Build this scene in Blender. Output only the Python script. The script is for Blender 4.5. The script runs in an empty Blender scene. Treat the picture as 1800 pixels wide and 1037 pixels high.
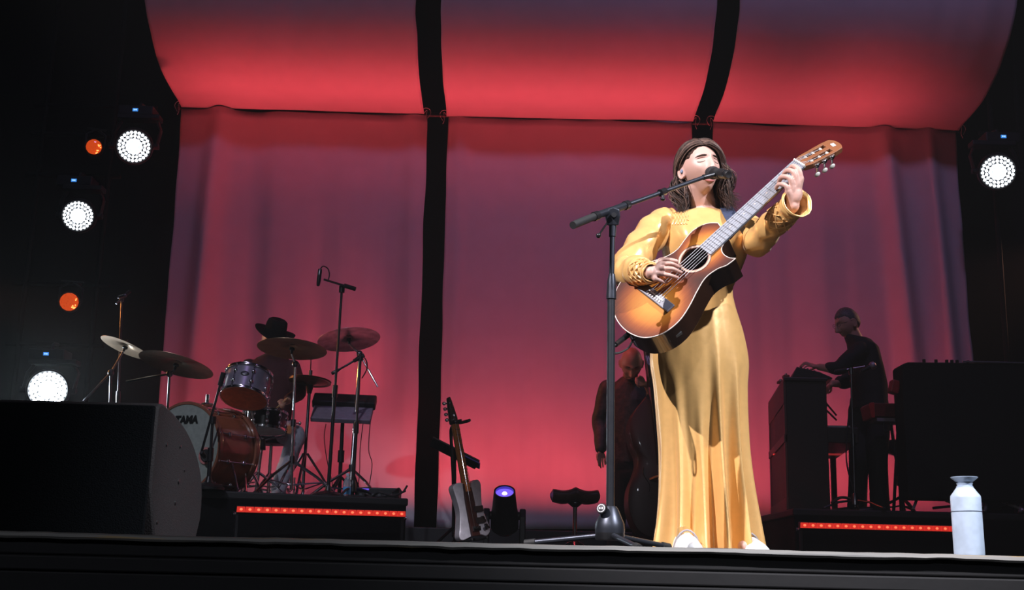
import bpy, math, random
from mathutils import Vector, Matrix, noise
random.seed(7)
PI = math.pi
S = bpy.context.scene
COL = S.collection

# ------------------------------------------------------------------ camera, world, lights, exposure
FPX, PITCH, ROLL = 2150.0, math.radians(13.0), math.radians(1.4)
CAM = Vector((0, 0, -0.08))
_F = Vector((0, math.cos(PITCH), math.sin(PITCH)))
_R0 = Vector((1, 0, 0)); _U0 = Vector((0, -math.sin(PITCH), math.cos(PITCH)))
CR = _R0 * math.cos(ROLL) + _U0 * math.sin(ROLL)
CU = _U0 * math.cos(ROLL) - _R0 * math.sin(ROLL)
def P(px, py, Y):
    """World point on the plane y=Y seen at pixel (px,py) of the 1800x1037 frame (measuring aid)."""
    d = _F + CR * ((px - 900) / FPX) - CU * ((py - 518.5) / FPX)
    return CAM + d * (Y / d.y)
def PZ(px, py, z):
    d = _F + CR * ((px - 900) / FPX) - CU * ((py - 518.5) / FPX)
    return CAM + d * ((z - CAM.z) / d.z)
def M2PX(p):
    return FPX / ((p - CAM).dot(_F))

cd = bpy.data.cameras.new('camera'); cam = bpy.data.objects.new('camera', cd); COL.objects.link(cam)
m = Matrix((CR, CU, -_F)).transposed().to_4x4(); m.translation = CAM
cam.matrix_world = m
cd.sensor_width = 36; cd.lens = FPX / 1800 * 36; cd.clip_end = 200
S.camera = cam

W = bpy.data.worlds.new('world'); S.world = W; W.use_nodes = True
W.node_tree.nodes['Background'].inputs[0].default_value = (0.05, 0.055, 0.075, 1)
W.node_tree.nodes['Background'].inputs[1].default_value = 0.012
_hv = W.node_tree.nodes.new('ShaderNodeVolumeScatter'); _hv.inputs['Density'].default_value = .0042; _hv.inputs['Anisotropy'].default_value = .4   # thin stage haze
W.node_tree.links.new(_hv.outputs[0], W.node_tree.nodes['World Output'].inputs['Volume'])
S.view_settings.view_transform = 'Standard'; S.view_settings.look = 'None'
S.view_settings.exposure = 0; S.view_settings.gamma = 1; S.view_settings.use_curve_mapping = False

def aim(o, at):
    d = (Vector(at) - o.location); o.rotation_euler = d.to_track_quat('-Z', 'Y').to_euler()
def spot(name, loc, at, power, col, ang, blend=.5, r=.08):
    l = bpy.data.lights.new(name, 'SPOT'); l.energy = power; l.color = col
    l.spot_size = math.radians(ang); l.spot_blend = blend; l.shadow_soft_size = r
    o = bpy.data.objects.new(name, l); COL.objects.link(o); o.location = loc; aim(o, at); return o
def area(name, loc, at, power, col, sx, sy, spread=180):
    l = bpy.data.lights.new(name, 'AREA'); l.energy = power; l.color = col; l.shape = 'RECTANGLE'
    l.size = sx; l.size_y = sy; l.spread = math.radians(spread)
    o = bpy.data.objects.new(name, l); COL.objects.link(o); o.location = loc; aim(o, at); return o

# follow spots on the singer from high front left, weaker one from the right
spot('key_spot', (-5.0, -1.2, 6.9), (0.85, 4.15, 0.92), 7600, (1.0, .93, .97), 20, .35, .05)
spot('fill_spot', (5.8, -1.0, 6.4), (0.85, 4.15, .95), 6000, (.90, .91, 1.0), 22, .45, .06)
spot('added_front_wash', (-1.0, -6, 5.5), (0.3, 4.0, 0.2), 480, (.85, .88, 1.0), 40, .9, .2)  # unseen wash added to lift the stage edge and the blacks
spot('red_side', (-2.6, 8.2, 5.6), (1.0, 9.6, 1.4), 420, (1, .10, .06), 16, .8, .1)
# red floor battens washing the lower drapes, red battens aimed at the swagged upper drapes
RED = (1.0, .072, .085)
for i, x in enumerate((-2.9, 0.05, 3.0)):
    area('red_floor_batten', (x, 11.66, .38), (x, 12.25, 1.55), (8, 16, 11)[i], RED, 2.7, .12, 100)
area('red_high_batten', (0.1, 10.95, .9), (0.1, 11.80, 5.0), 27, RED, 7.4, .15, 30)
spot('added_red_cross', (-.6, 11.45, 1.3), (-3.4, 12.3, 3.1), 55, RED, 75, .9, .08)  # two unseen spots added to redden the drape folds
spot('added_red_cross', (0.6, 11.45, 1.3), (3.6, 12.3, 3.1), 55, RED, 75, .9, .08)
# dusky purple wash from above
spot('purple_wash', (-2.5, 5.5, 8.0), (-1.8, 12.3, 2.6), 275, (.40, .28, .62), 80, 1, .3)
spot('purple_wash', (3.0, 5.5, 8.0), (2.6, 12.3, 3.0), 410, (.40, .28, .62), 80, 1, .3)
# amber side light rims the band, cool light gives the chrome its glints
spot('amber_side', (-5.6, 11.2, 2.6), (-1.9, 10.4, 1.3), 200, (1, .35, .08), 26, .6, .08)
spot('amber_side', (5.8, 12.0, 3.4), (2.6, 10.3, 1.4), 120, (1, .45, .3), 40, .6, .08)
spot('cool_front', (-4.0, 1.5, 6.5), (-1.9, 10, 1.0), 1000, (.8, .83, 1), 17, .8, .1)

# ------------------------------------------------------------------ helpers
def hexc(r, g, b):
    f = lambda c: (c/255/12.92 if c <= 10 else ((c/255+.055)/1.055)**2.4)
    return (f(r), f(g), f(b))
_m = {}
def mat(name, col, rough=.5, metal=0, var=.12, scale=30, bump=.0, emit=None, es=0, spec=.5, coat=0, trans=0, sheen=0, ior=None):
    if name in _m: return _m[name]
    M = bpy.data.materials.new(name); M.use_nodes = True; nt = M.node_tree; N = nt.nodes; b = N['Principled BSDF']
    b.inputs['Roughness'].default_value = rough; b.inputs['Metallic'].default_value = metal
    b.inputs['Specular IOR Level'].default_value = spec; b.inputs['Coat Weight'].default_value = coat
    b.inputs['Transmission Weight'].default_value = trans
    if ior: b.inputs['IOR'].default_value = ior
    b.inputs['Sheen Weight'].default_value = sheen
    tc = N.new('ShaderNodeTexCoord'); nz = N.new('ShaderNodeTexNoise'); nz.inputs['Scale'].default_value = scale
    nz.inputs['Detail'].default_value = 4
    nt.links.new(tc.outputs['Object'], nz.inputs['Vector'])
    cr = N.new('ShaderNodeValToRGB')
    cr.color_ramp.elements[0].position = .3; cr.color_ramp.elements[1].position = .7
    cr.color_ramp.elements[0].color = tuple(min(1, c*(1-var)) for c in col) + (1,)
    cr.color_ramp.elements[1].color = tuple(min(1, c*(1+var)) for c in col) + (1,)
    nt.links.new(nz.outputs['Fac'], cr.inputs['Fac']); nt.links.new(cr.outputs['Color'], b.inputs['Base Color'])
    if bump:
        bp = N.new('ShaderNodeBump'); bp.inputs['Strength'].default_value = bump; bp.inputs['Distance'].default_value = .01
        nt.links.new(nz.outputs['Fac'], bp.inputs['Height']); nt.links.new(bp.outputs['Normal'], b.inputs['Normal'])
    if emit:
        b.inputs['Emission Color'].default_value = tuple(emit) + (1,); b.inputs['Emission Strength'].default_value = es
    _m[name] = M; return M

def frame(o, x, y, z):
    M = Matrix((x, y, z)).transposed().to_4x4(); M.translation = o; return M
def perp(d):
    d = d.normalized(); a = Vector((0, 0, 1)) if abs(d.z) < .9 else Vector((1, 0, 0))
    x = a.cross(d).normalized(); return x, d.cross(x)
def catmull(pts, n, closed=False):
    out = []; L = len(pts); rng = L if closed else L - 1
    for i in range(rng):
        g = lambda k: Vector(pts[k % L]) if closed else Vector(pts[max(0, min(L-1, k))])
        p0, p1, p2, p3 = g(i-1), g(i), g(i+1), g(i+2)
        for j in range(n):
            t = j / n
            out.append(.5*((2*p1)+(p2-p0)*t+(2*p0-5*p1+4*p2-p3)*t*t+(3*p1-p0-3*p2+p3)*t**3))
    if not closed: out.append(Vector(pts[-1]))
    return out

class B:
    def __init__(s): s.v = []; s.f = []; s.mi = []
    def add(s, vs, fs, mi=0):
        n = len(s.v); s.v += [Vector(v) for v in vs]; s.f += [tuple(i+n for i in f) for f in fs]; s.mi += [mi]*len(fs); return s
    def loft(s, rings, caps=True, closed=True, mi=0):
        n = len(rings[0]); vs = [v for r in rings for v in r]; fs = []
        for i in range(len(rings)-1):
            for j in range(n if closed else n-1):
                k = (j+1) % n; fs.append((i*n+j, i*n+k, (i+1)*n+k, (i+1)*n+j))
        if caps and closed:
            fs.append(tuple(range(n))[::-1]); fs.append(tuple((len(rings)-1)*n+j for j in range(n)))
        return s.add(vs, fs, mi)
    def tube(s, pts, r, seg=8, caps=True, mi=0, flat=1):
        pts = [Vector(p) for p in pts]; n = len(pts); R = r if isinstance(r, (list, tuple)) else [r]*n
        t0 = (pts[1]-pts[0]); x, y = perp(t0); rings = []
        for i, p in enumerate(pts):
            t = (pts[min(i+1, n-1)]-pts[max(i-1, 0)]).normalized()
            x = (x - t*x.dot(t)).normalized(); y = t.cross(x)
            rings.append([p + (x*math.cos(2*PI*j/seg) + y*math.sin(2*PI*j/seg)*flat)*R[i] for j in range(seg)])
        return s.loft(rings, caps, mi=mi)
    def cyl(s, p, q, r, r2=None, seg=16, mi=0): return s.tube([p, q], [r, r if r2 is None else r2], seg, mi=mi)
    def chain(s, nodes, seg=14, sub=5):
        """rounded limb through (point, radius) nodes"""
        pts = [Vector(n[0]) for n in nodes]; rs = [n[1] for n in nodes]
        c = catmull([tuple(p)+(r,) for p, r in zip(pts, rs)], sub) if len(pts) > 2 else [Vector(tuple(p)+(r,)) for p, r in zip(pts, rs)]
        pp = [v.to_3d() for v in c]; rr = [v[3] for v in c]
        d0 = (pp[0]-pp[1]).normalized(); d1 = (pp[-1]-pp[-2]).normalized()
        a = [(pp[0]+d0*rr[0]*math.sin(k), rr[0]*math.cos(k)) for k in (1.45, 1.1, .75, .4)]
        b = [(pp[-1]+d1*rr[-1]*math.sin(k), rr[-1]*math.cos(k)) for k in (.4, .75, 1.1, 1.45)]
        al = a + list(zip(pp, rr)) + b
        return s.tube([x[0] for x in al], [x[1] for x in al], seg)
    def ell(s, c, rad, M=None, seg=20, rings=12):
        c = Vector(c); M = M or Matrix.Identity(3); R = []
        for i in range(1, rings):
            a = PI*i/rings
            R.append([c + M @ Vector((rad[0]*math.sin(a)*math.cos(2*PI*j/seg), rad[1]*math.sin(a)*math.sin(2*PI*j/seg), -rad[2]*math.cos(a))) for j in range(seg)])
        n = len(s.v); s.loft(R, caps=False)
        L = len(s.v); s.v += [c + M @ Vector((0, 0, -rad[2])), c + M @ Vector((0, 0, rad[2]))]
        for j in range(seg):
            k = (j+1) % seg
            s.f += [(L, n+k, n+j), (L+1, n+(rings-2)*seg+j, n+(rings-2)*seg+k)]; s.mi += [0, 0]
        return s
    def box(s, c, size, M=None, taper=1, mi=0):
        c = Vector(c); M = M or Matrix.Identity(3); a, b, d = (x/2 for x in size)
        vs = [c + M @ Vector((sx*a*(taper if sz > 0 else 1), sy*b*(taper if sz > 0 else 1), sz*d)) for sz in (-1, 1) for sx, sy in ((-1, -1), (1, -1), (1, 1), (-1, 1))]
        return s.add(vs, [(3, 2, 1, 0), (4, 5, 6, 7), (0, 1, 5, 4), (1, 2, 6, 5), (2, 3, 7, 6), (3, 0, 4, 7)], mi)
    def lathe(s, prof, o, ax, seg=32, caps=True, x=None, mi=0):
        ax = Vector(ax).normalized(); o = Vector(o); X, Yv = perp(ax)
        return s.loft([[o + ax*h + (X*math.cos(2*PI*j/seg)+Yv*math.sin(2*PI*j/seg))*max(r, 1e-4) for j in range(seg)] for r, h in prof], caps, mi=mi)
    def prism(s, poly, M, z0, z1, mi=0):
        return s.loft([[M @ Vector((p[0], p[1], z)) for p in poly] for z in (z0, z1)], mi=mi)
    def mesh(s, name):
        me = bpy.data.meshes.new(name); me.from_pydata(s.v, [], s.f); me.update(); return me
    def build(s, name, mats, parent=None, smooth=True, bevel=0, sharp=40, seg=2, loc=None):
        me = s.mesh(name); mats = mats if isinstance(mats, (list, tuple)) else [mats]
        for q in mats: me.materials.append(q)
        if len(mats) > 1:
            me.polygons.foreach_set('material_index', s.mi)
        import bmesh
        bm = bmesh.new(); bm.from_mesh(me); bmesh.ops.recalc_face_normals(bm, faces=bm.faces); bm.to_mesh(me); bm.free()
        return link(name, me, parent, smooth, bevel, sharp, seg)
    def fuse(s, name, mats, parent=None, voxel=.008, it=2, loc=None):
        me = s.mesh('tmp'); o = bpy.data.objects.new('tmp', me); COL.objects.link(o)
        md = o.modifiers.new('r', 'REMESH'); md.mode = 'VOXEL'; md.voxel_size = voxel; md.use_smooth_shade = True
        if it:
            sm = o.modifiers.new('s', 'SMOOTH'); sm.iterations = it; sm.factor = .5
        dg = bpy.context.evaluated_depsgraph_get(); nm = bpy.data.meshes.new_from_object(o.evaluated_get(dg)); nm.name = name
        bpy.data.objects.remove(o); bpy.data.meshes.remove(me)
        nm.materials.clear()
        for q in (mats if isinstance(mats, (list, tuple)) else [mats]): nm.materials.append(q)
        return link(name, nm, parent, True, 0, 180)

def link(name, me, parent=None, smooth=True, bevel=0, sharp=40, seg=2):
    o = bpy.data.objects.new(name, me); COL.objects.link(o)
    if smooth:
        me.shade_smooth()
        if sharp < 180: me.set_sharp_from_angle(angle=math.radians(sharp))
    if bevel:
        md = o.modifiers.new('bevel', 'BEVEL'); md.width = bevel; md.segments = seg; md.limit_method = 'ANGLE'
    if parent: attach(o, parent)
    return o
def world_of(o):
    M = o.matrix_basis.copy()
    while o.parent:
        M = o.parent.matrix_basis @ o.matrix_parent_inverse @ M; o = o.parent
    return M
def attach(o, p):
    o.parent = p; o.matrix_parent_inverse = world_of(p).inverted()
def tag(o, label=None, cat=None, group=None, kind=None):
    if label: o['label'] = label
    if cat: o['category'] = cat
    if group: o['group'] = group
    if kind: o['kind'] = kind
    return o
def thing(name, label, cat, loc, group=None):
    o = bpy.data.objects.new(name, None); COL.objects.link(o); o.empty_display_size = .05
    o.matrix_basis = Matrix.Translation(Vector(loc))
    return tag(o, label, cat, group)
def text_mesh(s, size, bold=0, extrude=.001, shear=0):
    c = bpy.data.curves.new('t', 'FONT'); c.body = s; c.size = size; c.align_x = 'CENTER'; c.align_y = 'CENTER'
    c.offset = bold; c.extrude = extrude; c.shear = shear; c.resolution_u = 3
    o = bpy.data.objects.new('t', c); COL.objects.link(o)
    me = bpy.data.meshes.new_from_object(o.evaluated_get(bpy.context.evaluated_depsgraph_get()))
    bpy.data.objects.remove(o); bpy.data.curves.remove(c); return me
def lettering(s, name, M, mt, parent, size, bold=0, shear=0):
    me = text_mesh(s, size, bold, .0008, shear); me.transform(M); me.materials.append(mt); return link(name, me, parent, False)

BLACK = mat('black_cloth', (.006, .006, .007), .95, bump=.15, spec=.1)
BLACKP = mat('black_paint', (.010, .010, .012), .5, bump=.05, spec=.35)
BLACKM = mat('black_metal', (.012, .012, .014), .35, .2)
STANDM = mat('stand_metal', (.035, .036, .042), .32, .55, var=.05)
RUBBER = mat('rubber', (.012, .012, .013), .7)
CHROME = mat('chrome', (.75, .75, .78), .14, 1, var=.04)
STEELD = mat('dark_steel', (.16, .16, .18), .28, 1, var=.05)
BRASS = mat('cymbal_bronze', (.42, .29, .19), .42, 1, var=.15, scale=8)
WHITEP = mat('white_paint', (.75, .75, .76), .35)
SKIN = mat('skin', (.56, .33, .27), .5, var=.04, scale=14)
SKIND = mat('skin_tanned', (.52, .27, .19), .5, var=.06, scale=18)

# ------------------------------------------------------------------ stage
EDGE = 3.1
floor = B().box((0, 8.3, -.06), (17, 10.4, .12)).build('floor', mat('stage_floor', (.010, .010, .011), .45, bump=.08, scale=12, spec=.3), smooth=False)
tag(floor, 'black painted stage floor', kind='structure')
def lip():
    # worn rounded nosing along the front edge of the stage
    b = B(); n = 240; rings = []
    for i in range(n+1):
        x = -4 + 8*i/n
        q_ = .0045*noise.noise(Vector((x*5, 9, 0)))+.003*noise.noise(Vector((x*19, 3, 0)))
        w = noise.noise(Vector((x*3, 2.2, 0)))*.0025 + noise.noise(Vector((x*17, 5, 0)))*.0014
        rings.append([Vector((x, y, z+w)) for y, z in ((3.13, -.014+q_), (3.078, -.014+q_), (3.074, -.009+q_*.5), (3.077, -.002), (3.086, .0015), (3.13, .0015))])
    b.loft(rings)
    M = bpy.data.materials.new('worn_nosing'); M.use_nodes = True; nt = M.node_tree; N = nt.nodes; bs = N['Principled BSDF']
    bs.inputs['Roughness'].default_value = .6
    tc = N.new('ShaderNodeTexCoord'); mp = N.new('ShaderNodeMapping'); mp.inputs['Scale'].default_value = (1.1, 30, 30)
    nz = N.new('ShaderNodeTexNoise'); nz.inputs['Scale'].default_value = 2.2; nz.inputs['Detail'].default_value = 6
    cr = N.new('ShaderNodeValToRGB'); e = cr.color_ramp.elements
    e[0].position = .30; e[0].color = (.08, .08, .08, 1); e[1].position = .72; e[1].color = (.36, .26, .13, 1)
    for p, c in ((.42, (.20, .20, .19, 1)), (.62, (.25, .24, .22, 1)), (.645, (.36, .26, .13, 1))):
        k = e.new(p); k.color = c
    nt.links.new(tc.outputs['Object'], mp.inputs['Vector']); nt.links.new(mp.outputs['Vector'], nz.inputs['Vector'])
    nt.links.new(nz.outputs['Fac'], cr.inputs['Fac']); nt.links.new(cr.outputs['Color'], bs.inputs['Base Color'])
    return tag(b.build('trim_1', M), 'pale worn nosing along the stage front edge', kind='structure')
lip()
for i, (y0, z0, z1) in enumerate(((3.095, -.018, -.052), (3.075, -.054, -.090), (3.05, -.092, -.16), (3.02, -.162, -.30))):
    b = B().box((0, y0+.15, (z0+z1)/2), (8, .3, z0-z1-.001))
    tag(b.build('trim_%d' % (i+2), mat('fascia_board', (.008, .008, .009), .7, bump=.3, scale=6), smooth=False, bevel=.004), 'black horizontal board of the stage front', kind='structure')
wb = B().box((0, 13.45, 4), (19, .1, 10)).build('wall_back', BLACK, smooth=False); tag(wb, 'black backdrop behind the drapes', kind='structure')
for sd, nm in ((-1, 'left'), (1, 'right')):
    w = B().box((sd*8.3, 8.3, 4), (.1, 10.4, 10)).build('wall_'+nm, BLACK, smooth=False); tag(w, 'black masking at the side of the stage', kind='structure')
c = B().box((0, 10, 9.05), (19, 7, .1)).build('ceiling', BLACK, smooth=False); tag(c, 'black grid over the stage', kind='structure')

# ------------------------------------------------------------------ drapes
def cloth_mat():
    M = mat('drape_cloth', (.56, .53, .56), .9, var=.03, scale=5, spec=.08, sheen=.1)
    return M
YD = 12.3
def folds(X, z, t, seed, amp):
    d = 0
    for k, (fq, a) in enumerate(((2.3, .05), (4.9, .022), (11, .007))):
        d += a*noise.noise(Vector((X*fq + z*.12, seed*3.1+k*7, z*.10)))
    return d*amp
def lower(tl, tr, bl, br, label, seed, big=()):
    e = thing('backdrop_drape', label, 'curtain', (P(*bl, YD)+P(*br, YD))/2)
    b = B(); nx, nz = 110, 50; rows = []
    TL, TR, BL, BR = (P(*q, YD) for q in (tl, tr, bl, br))
    for i in range(nz+1):
        t = i/nz; r = []
        for j in range(nx+1):
            s = j/nx; p = TL.lerp(TR, s).lerp(BL.lerp(BR, s), t)
            d = folds(p.x, p.z, t, seed, .35+1.1*t)
            for (s0, sl, w, a) in big:
                d += a*math.exp(-((s-s0-sl*t)/w)**2)*(.25+.75*math.sin(PI*min(1, t*.9+.1)))
            hem = .03*noise.noise(Vector((p.x*2, seed, 0)))*(1 if i in (0,) else 0)
            edge = .010*math.exp(-min(s, 1-s)/.02)*noise.noise(Vector((p.z*1.6, seed*9+round(s), 1)))*2
            r.append(Vector((p.x+edge, p.y - d, p.z + hem)))
        rows.append(r)
    b.loft(rows, closed=False, caps=False)
    o = b.build('cloth', cloth_mat(), e, sharp=180)
    sd = o.modifiers.new('thick', 'SOLIDIFY'); sd.thickness = .004
    return e
def upper(pl, pr, label, seed):
    prof = [(0, 1), (12, 1.012), (28, 1.032), (50, 1.056), (75, 1.077), (100, 1.095), (130, 1.112), (165, 1.130), (210, 1.147), (260, 1.158), (340, 1.166), (480, 1.17), (700, 1.17)]
    prof = [(v[0], v[1]) for v in catmull([(a, r_, 0) for a, r_ in prof], 4)]
    a, c = P(*pl, YD), P(*pr, YD)
    e = thing('canopy_drape', label, 'curtain', (a+c)/2)
    rows = []; nx = 90
    for dy, r in prof:
        row = []
        for j in range(nx+1):
            s = j/nx; q = a.lerp(c, s); px = pl[0]+(pr[0]-pl[0])*s; py = pl[1]+(pr[1]-pl[1])*s
            Y = YD/r - .02; pz = P(900, (py - (px-900)*math.tan(ROLL)) - dy, Y)
            d = .05*noise.noise(Vector((q.x*1.3, seed*5, dy*.002)))+.022*noise.noise(Vector((q.x*5, seed*5+3, dy*.003)))
            k = min(1, dy/60)
            lift = .02*max(0, noise.noise(Vector((q.x*1.1, seed*8, 4))))*math.exp(-dy/15)
            row.append(Vector((q.x + .012*noise.noise(Vector((dy*.02, seed+round(s)*4, 0)))*math.exp(-min(s, 1-s)/.03), Y - d*k, pz.z + lift)))
        rows.append(row)
    b = B().loft(rows, closed=False, caps=False)
    o = b.build('cloth', cloth_mat(), e, sharp=180)
    sd = o.modifiers.new('thick', 'SOLIDIFY'); sd.thickness = .004
    for (px, py, sgn) in ((pl[0], pl[1], 1), (pr[0], pr[1], -1)):
        t = B(); p0 = P(px, py, YD)
        t.tube(catmull([p0+Vector((sgn*.05, -.02, .0)), p0+Vector((0, -.03, .05)), p0+Vector((-sgn*.05, -.03, .045)), p0+Vector((-sgn*.07, -.03, 0)), p0+Vector((-sgn*.04, -.03, -.06))], 4), .006, 6, flat=.4)
        t.tube(catmull([p0+Vector((0, -.03, .0)), p0+Vector((-sgn*.03, -.03, .03)), p0+Vector((-sgn*.02, -.03, -.05)), p0+Vector((-sgn*.035, -.03, -.10))], 4), .006, 6, flat=.4)
        t.build('tie', cloth_mat(), e)
    return e
lower((320, 191), (752, 204), (262, 930), (727, 930), 'lower backdrop drape behind the drum kit', 1, [(.16, -.05, .045, .20), (.30, .02, .06, -.08), (.95, .0, .03, .05)])
lower((788, 207), (1217, 214), (768, 930), (1222, 930), 'lower backdrop drape behind the singer and upright bass player', 2, [(.05, 0, .03, .05), (.45, .0, .08, .03)])
lower((1251, 216), (1680, 231), (1258, 930), (1729, 930), 'lower backdrop drape behind the keyboard player', 3, [(.70, .10, .045, .20), (.88, .05, .035, .12), (.45, 0, .06, .03)])
upper((320, 188), (746, 200), 'swagged canopy drape above the drum kit, ending at the dark left edge', 4)
upper((785, 204), (1218, 213), 'swagged canopy drape between the two dark gaps', 5)
upper((1253, 214), (1684, 229), 'swagged canopy drape above the keyboard player', 6)
pa, pb = P(312, 189, YD+.06), P(1690, 230, YD+.06)
bt = B().cyl(pa, pb, .025, seg=10).build('drape_batten', BLACKM); tag(bt, 'thin dark batten along the seam between upper and lower drapes', 'pipe')
# low floor battens that give the red uplight
for i, x in enumerate((-2.9, 0.05, 3.0)):
    e = thing('light_batten', ['low black floor batten behind the drum riser', 'low black floor batten behind the stool and floor spotlight', 'low black floor batten behind the keyboard riser'][i], 'stage light', (x, 11.66, 0))
    h = B(); h.box((x, 11.66, .245), (2.9, .20, .22)); h.build('housing', BLACKP, e, False, .01)
    for sx in (-1, 1): B().box((x+sx*1.2, 11.66, .068), (.05, .26, .136)).build('foot', BLACKM, e, False)

# ------------------------------------------------------------------ risers and their LED strips
def riser(label, A, Bp, depth, ztop, group=None):
    """A, Bp = front-left and front-right top corners (world); box behind that edge with a cloth skirt and a deck"""
    d = (Bp-A); d.z = 0; L = d.length; x = d.normalized(); y = Vector((0, 0, 1)).cross(x)
    M = Matrix((x, y, Vector((0, 0, 1)))).transposed()
    c = (A+Bp)/2 + y*depth/2; c.z = 0
    e = thing('riser', label, 'riser', c)
    B().box((c.x, c.y, ztop-.03), (L, depth, .06), M).build('deck', mat('riser_deck', (.012, .012, .013), .6, bump=.1), e, False, .012)
    # skirt of black cloth with shallow folds along the front and the two ends
    b = B(); pts = []
    P0 = A + y*.012 + x*.012; n = 160
    path = [A + y*(depth*.9) + x*.015, A + y*.015 + x*.015, Bp + y*.015 - x*.015, Bp + y*(depth*.9) - x*.015]
    seg = []
    for k in range(3):
        for i in range(n if k == 1 else 40):
            seg.append(path[k].lerp(path[k+1], i/(n if k == 1 else 40)))
    rows = []
    for i in range(6):
        t = i/5; r = []
        for q in seg:
            w = noise.noise(Vector((q.x*3.2, q.y*3.2, 1)))*.014*(.2+t)
            r.append(Vector((q.x, q.y, 0)) + y*w - y*.012 + Vector((0, 0, (ztop-.058)*(1-t) + .002)))
        rows.append(r)
    b.loft(rows, closed=False, caps=False)
    b.build('skirt', BLACK, e, sharp=180)
    return e, x, y
A = P(60, 858, 8.95); C_ = P(718, 876, 9.7); ZR = C_.z
riser('black skirted riser under the drum kit', A, C_, 1.72, ZR)
D1 = P(1394, 893, 9.75); D2 = Vector((5.6, 9.75, D1.z)); ZK = D1.z
riser('black skirted riser under the piano and the keyboard player', D1, D2, 1.72, ZK)
LEDRED = mat('led_lens', (.6, .05, .03), .3, emit=(1, .045, .03), es=.55)
LEDHOT = mat('led_core', (1, .3, .2), .3, emit=(1, .16, .07), es=1.5)
def led_bar(label, p, q, n):
    d = (q-p); L = d.length; x = d.normalized(); y = Vector((0, 0, 1)).cross(x).normalized(); z = x.cross(y)
    M = Matrix((x, y, z)).transposed(); c = (p+q)/2
    e = thing('led_strip_light', label, 'stage light', (c.x, c.y, 0), 'red LED strips in front of the risers')
    B().box(c + y*.045, (L, .07, .058), M).build('housing', BLACKP, e, False, .006)
    le = None
    for i in range(n):
        pc = p + x*(L*(i+.5)/n) + y*.004
        b = B().box(pc, (L/n*.97, .022, .040), M, .92)
        if le is None:
            le = b.build('led_lens', LEDRED, e, False); p0 = pc
            co = B().ell(pc - y*.012, (.011, .006, .009), M, 10, 6).build('led_core', LEDHOT, le)
        else:
            k = le.copy(); COL.objects.link(k); k.parent = e; k.matrix_parent_inverse = le.matrix_parent_inverse; k.matrix_basis = Matrix.Translation(pc-p0)
            g = co.copy(); COL.objects.link(g); g.parent = k; g.matrix_parent_inverse = co.matrix_parent_inverse; g.matrix_basis = Matrix.Identity(4)
    for sgn, pp in ((1, p), (-1, q)):
        b = B(); f = pp + y*.05 + x*sgn*.012
        b.box((f.x, f.y, (pp.z-.02)/2), (.022, .03, pp.z-.02), M); b.box((f.x, f.y, .006), (.10, .16, .012), M)
        b.build('leg', STANDM, e, False, .002)
        B().cyl(f - x*sgn*.03 + Vector((0, 0, -.03)), f + x*sgn*.005 + Vector((0, 0, -.03)), .014, seg=10).build('knob', CHROME, e)
    return e
led_bar('red glowing LED strip in front of the drum riser', P(416, 895, 9.05), P(713, 903.5, 9.45), 20)
led_bar('red glowing LED strip in front of the keyboard riser, partly behind the white bottle', P(1407, 923, 9.45), P(1712, 930.5, 9.45), 21)

# ------------------------------------------------------------------ wedge monitor, big cabinet at the right
def wedge():
    prof = [(283, 722), (300, 727), (322, 739), (339, 760), (350, 790), (356, 828), (356, 868), (351, 905), (342, 940), (250, 940)]
    # side profile in the vertical plane x = const (depth grows from the front edge to the curved rear)
    X = P(283, 722, 3.75).x; z0 = .0
    pts = [(0, .0), (0.02, .20), (.0, .405), (.03, .418), (.10, .405), (.20, .372), (.28, .318), (.335, .25), (.36, .17), (.36, .09), (.335, .02), (.32, 0)]
    pts = [(v.x, v.y) for v in catmull([(a, b_, 0) for a, b_ in pts[3:10]], 4)]
    pts = [(0.05, 0), (.0, .16), (0.0, .40), (.012, .415)] + pts + [(.335, .02), (.325, 0)]
    e = thing('floor_monitor', 'large black floor loudspeaker with a curved side at the stage edge', 'speaker', (X-.4, 3.9, 0))
    M = frame(Vector((X, 3.72, z0)), Vector((0, 1, 0)), Vector((0, 0, 1)), Vector((1, 0, 0)))
    pts = [(a*1.75, b_) for a, b_ in pts]
    b = B().prism(pts, M, -.90, 0)
    o = b.build('cabinet', mat('speaker_paint', (.022, .020, .021), .7, bump=.35, scale=220, spec=.3), e, bevel=.008, sharp=30)
    g = B().box((X-.45, 3.713, .203), (.885, .014, .402)).build('grille', mat('speaker_grille', (.004, .005, .006), .85, bump=.4, scale=260, spec=.08), e, False, .004)
    for (u, v, r) in ((.12, .30, .006), (.28, .31, .005), (.30, .20, .009), (.28, .13, .007), (.09, .06, .006), (.36, .24, .004)):
        p = M @ Vector((u, v, .0)); B().cyl(p, p+Vector((.004, 0, 0)), r, seg=12).build('fixing', mat('fixing_steel', (.10, .10, .10), .35, .8), e)
    return e
wedge()
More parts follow.
